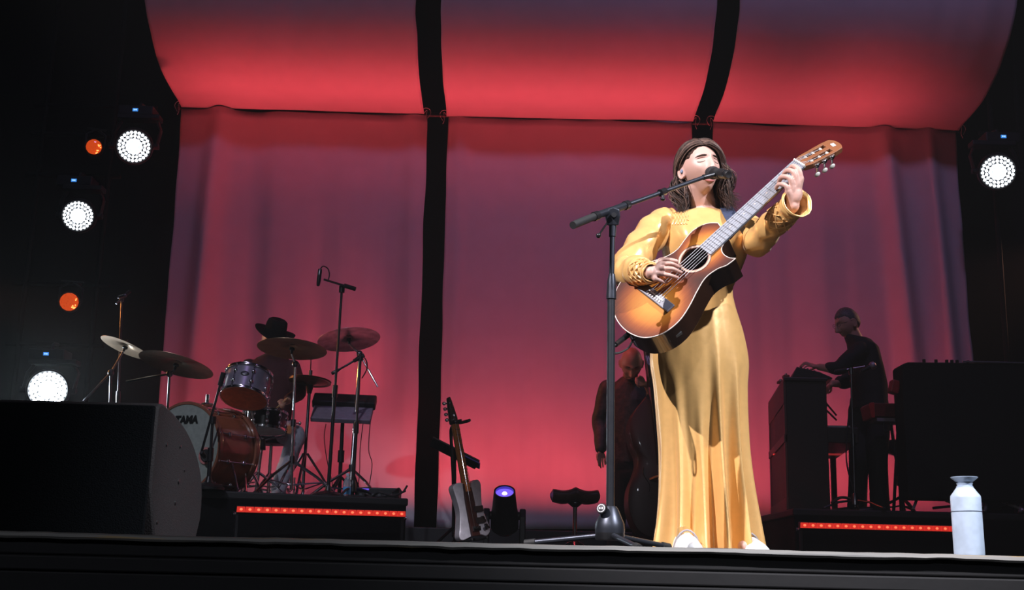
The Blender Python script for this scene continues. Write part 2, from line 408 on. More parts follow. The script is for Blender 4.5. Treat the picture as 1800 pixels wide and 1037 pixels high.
def cabinet():
    Y = 9.80; tl, bl, br = P(1584, 637, Y), P(1590, 876, Y), P(1870, 884, Y)
    e = thing('equipment_cabinet', 'tall black cabinet raised on chrome legs at the right end of the keyboard riser', 'cabinet', (3.6, Y+.3, ZK))
    zb, zt = bl.z, tl.z + .015; xl = tl.x; xr = xl + 1.65
    M = frame(Vector((0, Y, 0)), Vector((1, 0, 0)), Vector((0, 0, 1)), Vector((0, -1, 0)))
    poly = [(xl+.01, zb), (xl, zt-.045), (xl+.02, zt-.025), (xl+.06, zt-.01), (xr, zt+.012), (xr, zb)]
    B().prism(poly, M, -.24, 0).build('body', mat('cabinet_cloth', (.008, .008, .009), .85, bump=.2, scale=60, spec=.15), e, False, .012)
    B().box(((xl+.5+xr)/2, Y-.004, zt+.004), (xr-xl-.5, .02, .012)).build('lit_top_edge', mat('lit_edge', (.45, .45, .48), .4, .9), e, False, .002)  # pale strip stands in for the light along the top edge
    for px in (1624, 1645, 1664, 1673, 1682, 1701):
        p = P(px, 631, Y+.04); B().cyl((p.x, Y+.04, zt-.01), (p.x, Y+.04, zt+.022), .013, seg=10).build('knob', BLACKP, e)
    h = P(1573, 680, Y+.1); B().box((xl-.03, Y+.12, h.z), (.07, .1, .11), Matrix.Rotation(.25, 3, 'Y')).build('handle', mat('red_paint', (.30, .012, .015), .4), e, False, .012)
    for px, lean in ((1612, -1), (1660, 1), (1735, -1), (1760, 1), (1795, -1), (1830, 1)):
        q = P(px, 877, Y+.2); p0 = Vector((q.x, Y+.2, zb+.01)); p1 = Vector((q.x+lean*.12, Y-.05, ZK+.012))
        B().tube([p0, p1], .012, 8).build('leg', mat('bright_steel', (.85, .83, .82), .35, .8), e)
        B().cyl(p1+Vector((0, 0, .004)), p1 - Vector((0, 0, .011)), .016, seg=10).build('foot', RUBBER, e)
    return e
cabinet()

# ------------------------------------------------------------------ stands, cymbals, microphones
def tripod(e, top, zfloor, spread, m, r=.012, rot=0, apex=None, hub=.03, brace=True, names=('leg',)):
    """three legs from an apex on the pole down to the floor"""
    ap = Vector(apex)
    for k in range(3):
        a = rot + 2*PI*k/3; f = Vector((ap.x+spread*math.cos(a), ap.y+spread*math.sin(a), zfloor+.015))
        s0 = ap + (f-ap)*.06
        l = B().tube([s0, s0.lerp(f, .5)+Vector((0, 0, .015)), f], r, 8).build('leg', m, e)
        B().ell(f + Vector((0, 0, -.002)), (.02, .02, .014), None, 10, 6).build('rubber_foot', RUBBER, l)
        if brace:
            lo = Vector((ap.x, ap.y, zfloor+.10)); B().tube([lo, ap.lerp(f, .62)], r*.6, 6).build('brace', m, l)
def cymbal_disc(b, c, n, r, seg=64):
    n = Vector(n).normalized(); pr = []
    b.lathe([(.006, .020), (.022, .021), (.040*1.0, .012), (.056, .003), (r*.45, -.004), (r*.8, -.013), (r, -.022), (r, -.0235), (r*.8, -.015), (r*.45, -.006), (.056, .001), (.040, .010), (.02, .0185), (.006, .0185)], c, n, seg)
CYM = None
def cymbal_mat():
    M = mat('cymbal_bronze', (.55, .36, .18), .34, 1); return M
def cymbal(label, px, py, Y, rpx, n, m=None):
    c = P(px, py, Y); r = rpx/M2PX(c)
    e = thing('cymbal', label, 'cymbal', c)
    b = B(); cymbal_disc(b, c, n, r); b.build('plate', m or BRASS, e, sharp=60)
    n = Vector(n).normalized()
    B().lathe([(.0, .05), (.012, .05), (.014, .035), (.022, .032), (.022, .018), (.008, .018)], c, n, 14).build('felt_and_nut', BLACKP, e)
    B().lathe([(.02, -.012), (.024, -.03), (.012, -.035), (.010, -.06)], c, n, 14).build('lower_felt', BLACKP, e)
    return e, c, n, r
def cym_stand(label, c, n, knee, base_px, base_py, Yb, zf, spread, apex_h, m=CHROME, rot=.3, counter=None):
    e = thing('cymbal_stand', label, 'stand', (P(base_px, base_py, Yb).x, Yb, zf))
    bx = P(base_px, base_py, Yb); bx.z = zf
    top = Vector(knee); tilt = c - n*.065
    B().tube([tilt, top] if counter is None else [tilt, top, counter], .009, 10).build('boom_arm', m, e)
    B().ell(top, (.028, .028, .03), None, 12, 8).build('tilter', STEELD, e)
    mid = top.lerp(bx, .45)
    B().tube([top, mid], .010, 10).build('upper_tube', m, e)
    B().tube([mid, bx+Vector((0, 0, .06))], .014, 12).build('lower_tube', m, e)
    B().cyl(mid+Vector((0, 0, .03)), mid-Vector((0, 0, .03)), .021, seg=12).build('memory_lock', STEELD, e)
    k = B().tube([mid, mid+Vector((.045, -.01, 0))], .006, 6); k.ell(mid+Vector((.055, -.01, 0)), (.012, .008, .016), None, 8, 6); k.build('wing_nut', m, e)
    ap = Vector((bx.x, bx.y, zf+apex_h)); ap = bx.lerp(top, apex_h/(top.z-zf))
    B().cyl(ap+Vector((0, 0, .03)), ap-Vector((0, 0, .03)), .026, seg=12).build('collar', STEELD, e)
    tripod(e, top, zf, spread, m, .012, rot, ap)
    return e
# cymbals: far left crash, ride, front crash, right crash, hi-hats
e, c, n, r = cymbal('dim cymbal farthest left, half hidden behind the ride cymbal', 222, 607, 10.5, 45, (.30, .17, .93))
cym_stand('cymbal stand with a long slanting boom at the far left of the drum kit', c, n, P(195, 655, 10.5), 190, 850, 10.55, ZR, .28, .32, STEELD, .2, P(147, 705, 10.4))
e, c, n, r = cymbal('large ride cymbal sloping down to the right over the bass drum', 311, 637, 10.0, 66, (.17, .17, .97))
cym_stand('cymbal stand holding the ride cymbal over the bass drum', c, n, P(298, 657, 10.05), 289, 850, 10.3, ZR, .28, .32, STEELD, .9, P(222, 671, 10.1))
e, c, n, r = cymbal('bronze crash cymbal in front of the drummer\'s chin', 514, 609, 9.95, 61, (.03, .14, .99))
cym_stand('chrome cymbal stand in front of the drummer, legs splayed wide', c, n, P(519, 640, 9.98), 512, 862, 9.95, ZR, .40, .30, CHROME, PI/2+.5)
WASHED = mat('cymbal_pale', (.55, .50, .50), .4, 1, var=.3, scale=14)
e, c, n, r = cymbal('pale washed cymbal tilted up at the right of the kit', 613, 593, 10.5, 55, (-.16, .19, .97), WASHED)
cym_stand('chrome boom stand holding the pale cymbal right of the drummer', c, n, P(632, 622, 10.45), 615, 862, 10.35, ZR, .36, .28, CHROME, PI+.35, P(664, 680, 10.4))
hc = P(545, 671, 10.55)
e = thing('hi_hat', 'pair of hi-hat cymbals on a chrome pedal stand right of the drummer', 'cymbal', (P(533, 862, 10.5).x, 10.5, ZR), None)
hr = 37/M2PX(hc); b = B(); cymbal_disc(b, hc+Vector((0, 0, .02)), (.05, .11, .99), hr); b.build('top_cymbal', BRASS, e, sharp=60)
b = B(); cymbal_disc(b, hc-Vector((0, 0, .012)), (-.05, -.11, -.99), hr); b.build('bottom_cymbal', BRASS, e, sharp=60)
hb = P(532, 862, 10.5); hb.z = ZR
B().tube([P(547, 628, 10.55), hc, hb.lerp(hc, .6)], .006, 8).build('pull_rod', CHROME, e)
B().cyl(hc+Vector((0, 0, .05)), hc+Vector((0, 0, .10)), .016, seg=12).build('clutch', STEELD, e)
B().tube([hb.lerp(hc, .92), hb+Vector((0, 0, .05))], .014, 12).build('tube', STEELD, e)
B().cyl(hb.lerp(hc, .90), hb.lerp(hc, .97), .02, .035, 12).build('cup', BLACKP, e)
tripod(e, hc, ZR, .30, STEELD, .011, .5, hb.lerp(hc, .42))
B().box(hb+Vector((0, -.16, .05)), (.09, .30, .015), Matrix.Rotation(.3, 3, 'X')).build('pedal', CHROME, e, False, .004)

def mic_boom(label, pole, arm, mic_name, zf, spread, base='tripod', rp=.011, m=BLACKM, rot=.4, apex=.10, grip=True):
    e = thing('microphone_stand', label, 'mic stand', (pole[-1].x, pole[-1].y, zf))
    top, bot = Vector(pole[0]), Vector(pole[-1]); bot = Vector((bot.x, bot.y, zf)); mid = top.lerp(bot, .5)
    B().tube([top, mid], rp*.85, 10).build('upper_tube', m, e); B().tube([mid, bot+Vector((0, 0, .03))], rp*1.25, 10).build('lower_tube', m, e)
    dd = (top-bot).normalized()
    B().cyl(mid+dd*.05, mid-dd*.05, rp*1.8, seg=12).build('clutch', m, e)
    a, bq = Vector(arm[0]), Vector(arm[-1]); d = (bq-a).normalized()
    B().tube([a, bq], rp*.75, 8).build('boom_arm', m, e)
    B().cyl(top+Vector((0, 0, -.03)), top+Vector((0, 0, .025)), rp*2.0, seg=12).build('boom_joint', m, e)
    if grip: B().cyl(bq-d*.10, bq, rp*1.5, seg=10).build('counterweight', RUBBER, e)
    if base == 'tripod':
        ap = bot + Vector((0, 0, apex)); B().lathe([(.02, .05), (.03, .02), (.035, -.04)], ap, (0, 0, 1), 14).build('base_hub', m, e)
        tripod(e, top, zf, spread, m, rp*.9, rot, ap, brace=False)
    else:
        B().lathe([(spread, 0), (spread, .02), (spread*.85, .035), (.03, .055), (.02, .09), (.016, .10)], bot, (0, 0, 1), 28).build('round_base', m, e)
    return e
def mic_tube(label, a, b_, r, m=BLACKM, grille=None, cable=None):
    a, b_ = Vector(a), Vector(b_); e = thing('microphone', label, 'microphone', a)
    d = (b_-a).normalized(); L = (b_-a).length
    B().lathe([(r*.55, 0), (r*.8, L*.08), (r, L*.3), (r, L*.62)], a, d, 16).build('body', m, e)
    if grille:
        B().lathe([(r, L*.62), (r*1.5, L*.72), (r*1.6, L*.82), (r*1.3, L*.94), (r*.5, L)], a, d, 16).build('grille', grille, e)
    else:
        B().lathe([(r*1.02, L*.62), (r*1.02, L*.97), (r*.9, L)], a, d, 16).build('capsule', STEELD, e)
    if cable: B().tube(catmull(cable, 6), .005, 6).build('cable', RUBBER, e)
    return e
Ym = 9.85
mic_boom('tall black overhead microphone stand leaning right of the drummer', (P(601, 508, Ym), P(577, 858, Ym)), (P(569, 491, Ym-.1), P(625, 508, Ym)), '', ZR, .13, 'round', .012)
mic_tube('small overhead microphone with a looped cable above the drummer', P(559, 503, Ym-.12), P(563, 473, Ym-.12), .017, cable=[P(563, 473, Ym-.1), P(568, 468, Ym-.08), P(576, 472, Ym-.06), P(579, 482, Ym-.06), P(577, 492, Ym-.06)])
mic_boom('black boom microphone stand with a looped cable in front of the pale cymbal', (P(634, 628, 10.0), P(620, 860, 10.0)), (P(585, 656, 9.95), P(640, 624, 10.0)), '', ZR, .22, 'tripod', .011, BLACKM, .2)
mic_tube('slim microphone at the end of the boom above the sample pad', P(597, 649, 9.93), P(583, 657, 9.93), .014, cable=[P(620, 636, 9.95), P(632, 625, 9.9), P(643, 632, 9.9), P(645, 648, 9.95), P(636, 665, 9.97)])
mic_boom('dim microphone stand left of the drum kit, reaching above the cymbals', (P(214, 524, 10.9), P(204, 850, 10.9)), (P(204, 534, 10.85), P(228, 512, 10.95)), '', ZR, .25, 'tripod', .011, STEELD, .9)
mic_tube('dim overhead microphone at the far left', P(207, 523, 10.85), P(222, 519, 10.85), .016, STEELD)
mic_boom('short black microphone stand in front of the bass drum', (P(374, 738, 9.25), P(366, 856, 9.25)), (P(354, 795, 9.35), P(393, 655, 9.2)), '', ZR, .12, 'round', .013)
mic_tube('black microphone pointed at the pink port of the bass drum', P(354, 795, 9.33), P(362, 806, 9.42), .022)
# sample pad on its stand
e = thing('sample_pad', 'flat black drum pad tilted on a post behind the microphone stand', 'drum pad', (P(598, 860, 10.45).x, 10.45, ZR))
pc = P(603, 722, 10.45); u = (P(658, 714, 10.45)-P(547, 709, 10.45)); wpx = u.length; u.normalize()
v = (Vector((0, .70, .60))); v = (v-u*v.dot(u)).normalized(); w = u.cross(v)
M = frame(pc, u, v, w); M3 = M.to_3x3()
B().box(pc+v*.10+w*.03, (wpx, .14, .075), M3).build('front_edge', BLACKP, e, False, .012)
B().box(pc - v*.0, (wpx*.94, .32, .045), M3).build('base_plate', mat('pad_underside', (.20, .16, .22), .45), e, False, .008)
for s_ in (-1, 1):
    B().box(pc - w*.034, (wpx*.86, .035, .022), M3 @ Matrix.Rotation(s_*.22, 3, 'Z')).build('bracket', BLACKM, e, False, .003)
pb = P(597, 860, 10.5); pb.z = ZR
B().tube([pc - w*.03, pc.lerp(pb, .5), pb+Vector((0, 0, .02))], .017, 10).build('post', BLACKM, e)
B().cyl(pc.lerp(pb, .5)+Vector((0, 0, .05)), pc.lerp(pb, .5)-Vector((0, 0, .05)), .028, seg=12).build('clutch', BLACKM, e)
for a in (.3, 2.4, 4.5):
    B().tube([pb+Vector((0, 0, .22)), pb+Vector((.22*math.cos(a), .22*math.sin(a), .015))], .011, 8).build('leg', BLACKM, e)
for cab in ([(573, 745), (570, 770), (575, 810), (584, 850), (580, 866)], [(638, 745), (633, 790), (632, 830), (628, 868)], [(651, 742), (648, 790), (654, 815), (650, 848), (646, 868)]):
    o = B().tube(catmull([P(x, y, 10.55) for x, y in cab], 5), .004, 6).build('cable', RUBBER, e)

# ------------------------------------------------------------------ drums
CLEAR = mat('amber_shell', (.30, .10, .05), .16, 0, var=.2, scale=6, coat=.6)
GREYSH = mat('silver_shell', (.24, .22, .28), .28, .4, var=.12, scale=10)
HEADW = mat('drum_head', (.48, .50, .47), .55)
HEADG = mat('bass_drum_head', (.30, .34, .30), .5)
def drum(name, label, cat, c, axis, r, h, shell, head_lo, head_hi, lugs=8, hoop=CHROME, seg=56):
    """c centre of the lower (front) head, axis towards the other head"""
    e = thing(name, label, cat, c); ax = Vector(axis).normalized(); X, Yv = perp(ax)
    B().lathe([(r*.97, .005), (r*.97, h-.005), (r*.95, h-.005), (r*.95, .005)], c, ax, seg, caps=False).build('shell', shell, e, sharp=50)
    hw = .022 if r < .25 else .045
    for nm, z0 in (('lower_hoop', -.004), ('upper_hoop', h-hw+.006)):
        B().lathe([(r*.985, z0), (r*1.035, z0), (r*1.05, z0+hw*.2), (r*1.035, z0+hw*.5), (r*1.045, z0+hw), (r*.985, z0+hw), (r*.985, z0)], c, ax, seg, caps=False).build(nm, hoop, e, sharp=60)
    B().lathe([(0, .001), (r*.5, .0005), (r*.99, .002), (r*.99, .006), (0, .005)], c, ax, seg).build('lower_head', head_lo, e)
    B().lathe([(0, h-.002), (r*.99, h-.004), (r*.99, h), (0, h+.001)], c, ax, seg).build('upper_head', head_hi, e)
    for k in range(lugs):
        a = 2*PI*(k+.5)/lugs; d = X*math.cos(a)+Yv*math.sin(a)
        b = B(); q = Vector(c)+d*r*1.02
        b.tube([q+ax*hw*.2, q+ax*(h-hw*.2)], .0045, 6)
        for t in (.3, .7): b.ell(Vector(c)+d*r*.99+ax*h*t, (.018, .018, .022), None, 10, 6)
        b.ell(q+ax*hw*.5, (.012, .012, .014), None, 8, 6); b.ell(q+ax*(h-hw*.5), (.012, .012, .014), None, 8, 6)
        b.build('lug', CHROME, e)
    return e
# bass drum
bc = P(322, 786, 9.55); br = 77/M2PX(bc)
bax = Vector((.42, .90, .02)).normalized()
e = drum('bass_drum', 'large bass drum with a greenish front head, amber shell and brand lettering', 'drum', bc, bax, br, .50, CLEAR, HEADG, HEADW, 10, mat('amber_hoop', (.26, .10, .06), .25, coat=.5))
xx = Vector((0, 0, 1)).cross(bax).normalized()*1; fx = (Vector((1, 0, 0)) - bax*bax.x).normalized(); fz = bax.cross(fx)*-1
if fz.z < 0: fz = -fz
fn = -bax
lettering('TAMA', 'brand_lettering', frame(bc + fx*.012 + fz*br*.62 + fn*.004, fx, fz, fn), mat('black_print', (.004, .004, .004), .5), e, .080, .005, .12)
pc = P(370, 802, 9.5); pc2 = bc + fx*((pc-bc).dot(fx)) + fz*((pc-bc).dot(fz)) + fn*.004
B().lathe([(.050, 0), (.066, .0), (.066, .006), (.050, .006), (.050, 0)], pc2, fn, 28, caps=False).build('port_ring', mat('pink_ring', (.55, .22, .20), .45), e)
B().lathe([(.0, .0), (.050, .0), (.050, .002)], pc2, fn, 28).build('port_hole', RUBBER, e)
for sgn in (-1, 1):
    s0 = bc + fx*sgn*br*.92 + bax*.22 - fz*br*.35
    b = B().tube([s0, s0 + fx*sgn*.10 - Vector((0, .12, 0)) + Vector((0, 0, ZR+.02-s0.z))], .010, 8); b.build('spur', CHROME, e)
b = B().tube([bc + bax*.25 + fz*br*1.0, bc + bax*.25 + fz*(br+.10)], .014, 10); b.ell(bc+bax*.25+fz*(br+.02), (.05, .05, .02), None, 12, 6); b.build('tom_mount', CHROME, e)
# rack tom
tc = P(429, 701, 9.75); tr_ = 41/M2PX(tc); tax = Vector((.06, .37, .92)).normalized()
e = drum('rack_tom', 'silver grey rack tom with an orange lower head, hung over the bass drum', 'drum', tc, tax, tr_, .225, GREYSH, mat('tom_head_orange_lit', (.80, .20, .07), .35), HEADW, 8)  # orange light through the lower head is put into its colour
X, Yv = perp(tax); fr = (Vector((.03, -1, 0)) - tax*tax.dot(Vector((.03, -1, 0)))).normalized()
B().ell(tc + tax*.13 + fr*tr_*.975, (.034, .006, .022), Matrix((tax.cross(fr)*-1, fr, tax)).transposed(), 16, 8).build('badge', mat('badge', (.05, .05, .055), .3, .6), e)
sp = tc + Vector((.06, .06, 0)); b = B().tube(catmull([tc+tax*.1+Vector((.0, tr_*1.0, 0)), tc+Vector((.02, tr_*1.15, -.05)), Vector((P(452, 860, 10.05).x, 10.05, ZR+.35))], 6), .012, 10)
b.build('mount_arm', CHROME, e)
ts = thing('tom_stand', 'chrome tripod stand under the rack tom', 'stand', (P(424, 860, 9.95).x, 9.95, ZR))
tb = Vector((P(424, 860, 9.95).x, 9.95, ZR)); tt = Vector((tb.x+.02, 9.97, tc.z-.03))
B().tube([tt, tb+Vector((0, 0, .05))], .014, 10).build('tube', CHROME, ts)
B().cyl(tb.lerp(tt, .6)+Vector((0, 0, .03)), tb.lerp(tt, .6)-Vector((0, 0, .03)), .026, seg=12).build('clamp', STEELD, ts)
B().tube([tt, tt+Vector((-.05, 0, .02))], .016, 8).build('bracket', STEELD, ts)
tripod(ts, tt, ZR, .24, CHROME, .011, .9, tb+Vector((0, 0, .30)))
# snare
sc = P(463, 757, 10.15); sr = 38/M2PX(sc)
e = drum('snare_drum', 'dark snare drum with chrome hoops at the drummer\'s knees', 'drum', sc, (.02, .10, .99), sr, .155, mat('dark_shell', (.018, .014, .014), .3, coat=.5), HEADW, HEADW, 10)
ss = thing('snare_stand', 'chrome tripod stand under the snare drum', 'stand', (sc.x-.03, 10.15, ZR))
sb = Vector((sc.x-.03, 10.17, ZR)); B().tube([sc-Vector((.0, 0, .06)), sb+Vector((0, 0, .04))], .014, 10).build('tube', CHROME, ss)
B().cyl(sc-Vector((.0, 0, .16)), sc-Vector((.0, 0, .07)), .030, .022, 12).build('swivel', BLACKM, ss)
for a in (.4, 2.5, 4.6):
    d = Vector((math.cos(a), math.sin(a), 0)); B().tube([sc-Vector((0, 0, .08)), sc+d*sr*1.03-Vector((0, 0, .03)), sc+d*sr*1.09+Vector((0, 0, .03))], .008, 6).build('basket_arm', CHROME, ss)
tripod(ss, sc, ZR, .25, CHROME, .011, .2, sb+Vector((0, 0, .22)))
# kick pedal glints
e = thing('bass_drum_pedal', 'chrome bass drum pedal behind the bass drum', 'pedal', (P(505, 862, 10.4).x-.1, 10.4, ZR))
pp = Vector((P(500, 862, 10.35).x, 10.35, ZR)); B().box(pp+Vector((0, 0, .06)), (.09, .30, .014), Matrix.Rotation(.3, 3, 'X')).build('footboard', CHROME, e, False, .004)
B().box(pp+Vector((0, 0, .008)), (.11, .34, .012)).build('base_plate', STEELD, e, False, .003)
for s_ in (-1, 1): B().tube([pp+Vector((s_*.06, .14, .0)), pp+Vector((s_*.055, .14, .20))], .010, 8).build('post', CHROME, e)
B().tube([pp+Vector((-.06, .14, .19)), pp+Vector((.06, .14, .19))], .008, 8).build('axle', CHROME, e)
B().tube([pp+Vector((0, .14, .19)), pp+Vector((0, .05, .36))], .006, 8).ell(pp+Vector((0, .05, .38)), (.025, .03, .03), None, 12, 8).build('beater', STEELD, e)
# throne under drummer
e = thing('drum_throne', 'round black drum throne under the drummer', 'stool', (P(470, 860, 10.75).x, 10.75, ZR))
tq = Vector((P(472, 860, 10.75).x, 10.75, ZR)); B().lathe([(.02, .50), (.14, .50), (.155, .53), (.15, .565), (.13, .58), (0, .585)], tq, (0, 0, 1), 28).build('seat', BLACKP, e)
B().tube([tq+Vector((0, 0, .50)), tq+Vector((0, 0, .08))], .016, 10).build('post', CHROME, e)
tripod(e, tq, ZR, .24, CHROME, .011, .3, tq+Vector((0, 0, .26)))
# water bottle and stage box on the riser
wc = Vector((P(610, 860, 9.95).x, 9.95, ZR)); hgt = 30/M2PX(wc)
e = thing('water_bottle', 'small clear plastic water bottle with a blue label on the drum riser', 'bottle', wc)
B().lathe([(0, 0), (.030, 0), (.034, .012), (.033, .03), (.034, .10), (.033, .13), (.018, .165), (.012, .175), (.012, .185)], wc, (0, 0, 1), 24).build('body', mat('clear_plastic', (.75, .88, .95), .08, trans=.75, ior=1.2, emit=None), e)
B().lathe([(.0347, .035), (.0347, .095)], wc, (0, 0, 1), 24, caps=False).build('label', mat('blue_label', (.12, .42, .75), .4), e)
B().cyl(wc+Vector((0, 0, .183)), wc+Vector((0, 0, .203)), .0145, seg=16).build('cap', mat('cap_white', (.6, .75, .85), .4), e)
sb_ = P(664, 866, 10.1); sb_.z = ZR
e = thing('stage_box', 'low black box with cables behind the chrome stand', 'stage box', sb_)
B().box(sb_+Vector((0, .05, .05)), (.36, .24, .10)).build('case', BLACKP, e, False, .012)
B().box(sb_+Vector((-.11, -.071, .085)), (.09, .006, .012)).build('indicator', mat('violet_led', (.1, .05, .4), .3, emit=(.18, .10, .9), es=.8), e, False)
for k in range(6): B().cyl(sb_+Vector((-.13+.05*k, -.071, .04)), sb_+Vector((-.13+.05*k, -.079, .04)), .012, seg=10).build('socket', STEELD, e)
for k, pts in enumerate(([(640, 868), (652, 872), (668, 866), (690, 872), (712, 862)], [(560, 868), (590, 872), (632, 872), (660, 874), (700, 868)], [(690, 866), (700, 858), (708, 866), (716, 854)], [(380, 862), (400, 866), (430, 867), (470, 868)])):
    Yc = 9.86 + .06*k
    q = catmull([Vector((P(x, y, Yc).x, Yc + .05*math.sin(i*2), max(ZR+.008, P(x, y, Yc).z))) for i, (x, y) in enumerate(pts)], 6)
    tag(B().tube(q, .008, 6).build('cable', RUBBER), ['black cable lying beside the stage box', 'black cable along the front of the drum riser', 'short cable loop standing up at the right end of the drum riser', 'black cable under the bass drum and rack tom'][k], 'cable')

# ------------------------------------------------------------------ electric guitar on its stand, music stand, floor light, stool
def electric():
    Y = 7.6; top, nutp, heel, bot = P(797, 699, Y), P(808, 745, Y), P(827, 865, Y), P(826, 945, Y)
    u = (P(807, 742, Y)-P(829, 868, Y)).normalized(); fwd = Vector((.76, -.64, .12)); w = (fwd-u*fwd.dot(u)).normalized(); v = w.cross(u)   # u up the neck, w out of the face
    if v.x > 0: v = -v
    o = P(825, 905, Y); k = M2PX(o); M = frame(o, u, v, w)
    e = thing('electric_guitar', 'white electric guitar with an orange lit neck standing on a guitar stand', 'guitar', (o.x, o.y, 0))
    px = lambda x, y: (x/k, y/k)
    # offset body outline in pixels along u (up) and v (left)
    out = [(55, 8), (57, 22), (50, 36), (30, 33), (6, 30), (-20, 37), (-36, 42), (-42, 34), (-38, 12), (-36, -12), (-40, -30), (-30, -42), (-8, -36), (10, -31), (30, -34), (52, -38), (60, -30), (56, -16), (46, -8)]
    poly = [(p.x/k, p.y/k) for p in catmull([(a, b_, 0) for a, b_ in out], 5, True)]
    B().prism(poly, M, -.022, .022).build('body', mat('guitar_white', (.55, .50, .55), .25, coat=.5), e, bevel=.006, sharp=50)
    cen = [(54, 12), (20, 14), (-38, 13), (-38, -9), (20, -10), (46, -8)]
    B().prism([px(*q) for q in cen], M, .0225, .034).build('center_block', mat('dark_walnut', (.045, .012, .010), .35), e, False, .003)
    nl = (P(808, 745, Y)-o).dot(u)
    t = B().box(M @ Vector(((nl+40/k)/2, .012, .018)), (nl-40/k, .048, .024), M.to_3x3()); t.build('neck', mat('maple_orange_lit', (.55, .20, .06), .35), e, False, .006)
    b = B().box(M @ Vector(((nl+40/k)/2, .012, .033)), (nl-40/k, .044, .006), M.to_3x3()); b.build('fretboard', mat('rosewood_orange_lit', (.62, .20, .05), .35), e, False, .001)  # orange light on the wood is put into the neck and fretboard colours
    for i in range(16):
        x = nl - (nl+.02)*(1-2**(-i/12)); x = nl - (1-2**(-i/12))*(nl*1.15)
        B().box(M @ Vector((x, .012, .0365)), (.003, .043, .002), M.to_3x3()).build('fret', CHROME, e, False)
    hs = [(nl, .03), (nl+8/k, .036), (nl+44/k, .026), (nl+50/k, .012), (nl+46/k, -.004), (nl+6/k, -.035), (nl, -.012)]
    hs = [(p.x, p.y) for p in catmull([(a, b_, 0) for a, b_ in hs], 3, True)]
    B().prism(hs, M, -.004, .014).build('headstock', mat('headstock_black', (.02, .012, .014), .3, coat=.3), e, False, .003)
    for i in range(4):
        x = nl + (9+10*i)/k; bb = B().cyl(M @ Vector((x, .035, .004)), M @ Vector((x, .052, .004)), .005, seg=8); bb.ell(M @ Vector((x, .060, .004)), (.012, .012, .012), None, 10, 6)
        bb.build('tuner', CHROME, e); B().cyl(M @ Vector((x, .018, .012)), M @ Vector((x, .018, .026)), .006, seg=10).build('tuning_post', CHROME, e)
    for x in (8, -12): B().box(M @ Vector((x/k, -16/k+.0, .03)), (.036, .085, .016), M.to_3x3()).build('pickup', BLACKP, e, False, .003)
    B().box(M @ Vector((-26/k, 0, .036)), (.03, .07, .018), M.to_3x3()).build('bridge', CHROME, e, False, .003)
    for q in ((-8, -24), (-14, -28), (-22, -30), (-28, -26), (-26, -34)):
        p = M @ Vector((q[0]/k, q[1]/k, .022)); B().cyl(p, p+w*.016, .011, .009, 14).build('knob', STEELD, e)
    b = B()
    for i in range(4): b.tube([M @ Vector((nl+(9+10*i)/k, .018, .022)), M @ Vector((nl, .024-.008*i, .038)), M @ Vector((-26/k, .024-.014*i, .046))], .0012, 4)
    b.build('strings', CHROME, e)
    # stand
    s = thing('guitar_stand', 'black hanging guitar stand behind the white electric guitar', 'stand', (P(797, 945, Y+.2).x, Y+.25, 0))
    pth = catmull([P(797, 944, Y+.25), P(797, 850, Y+.2), P(793, 770, Y+.13), P(794, 752, Y+.09), P(801, 744, Y+.05)], 6)
    B().tube(pth, .011, 10).build('pole', BLACKM, s)
    yk = P(804, 743, Y+.05)
    for s_ in (-1, 1): B().tube(catmull([yk, yk+v*s_*.035, yk+v*s_*.045+w*.05, yk+v*s_*.036+w*.07], 4), .010, 8).build('yoke_arm', RUBBER, s)
    b0 = P(798, 915, Y+.24); b0 = Vector((b0.x, Y+.24, .12))
    for (dx, dy) in ((.22, -.16), (-.2, -.14), (0.02, .26)):
        B().tube([b0+Vector((0, 0, .10)), Vector((b0.x+dx, b0.y+dy, .014))], .010, 8).build('leg', BLACKM, s)
    for s_ in (-1, 1):
        B().tube(catmull([b0+Vector((0, 0, .06)), M @ Vector((-42/k, s_*.06, -.06)), M @ Vector((-44/k, s_*.07, .0)), M @ Vector((-43/k, s_*.07, .05))], 5), .008, 8).build('cradle_arm', RUBBER, s)
electric()
def music_stand():
    Y = 8.3; a, b_ = P(761, 769, Y), P(843, 811, Y)
    e = thing('music_stand', 'tilted music stand holding dark sheets and a blue folder behind the electric guitar', 'music stand', (P(803, 930, Y).x, Y, 0))
    x = (b_-a).normalized(); L = (b_-a).length; y = Vector((.05, .86, -.10)); y = (y-x*y.dot(x)).normalized(); z = x.cross(y)
    M = Matrix((x, y, z)).transposed(); c = (a+b_)/2
    B().box(c + y*.10, (L, .24, .012), M).build('desk', mat('desk_maroon', (.06, .018, .018), .5), e, False, .003)
    B().box(c - z*.03, (L*.98, .012, .065), M).build('ledge', BLACK, e, False, .003)
    o = B().box(c + x*L*.33 + y*.09 - z*.014, (L*.40, .22, .010), M).build('blue_folder', mat('blue_folder', (.07, .06, .42), .5), e, False, .001)
    t = c - z*.02 + y*.06
    bt_ = P(801, 935, Y); bt_ = Vector((bt_.x, Y+.05, 0))
    B().tube([t, t.lerp(bt_, .5)], .010, 10).build('upper_tube', BLACKM, e); B().tube([t.lerp(bt_, .42), bt_+Vector((0, 0, .06))], .014, 10).build('lower_tube', BLACKM, e)
    B().ell(t, (.035, .03, .035), None, 12, 8).build('tilt_joint', BLACKM, e)
    B().ell(t.lerp(bt_, .42)+Vector((.02, 0, 0)), (.028, .02, .03), None, 10, 6).build('clutch', BLACKM, e)
    for k in range(3):
        q = 2*PI*k/3+.4; B().tube([bt_+Vector((0, 0, .16)), bt_+Vector((.22*math.cos(q), .22*math.sin(q), .012))], .009, 8).build('leg', BLACKM, e)
music_stand()
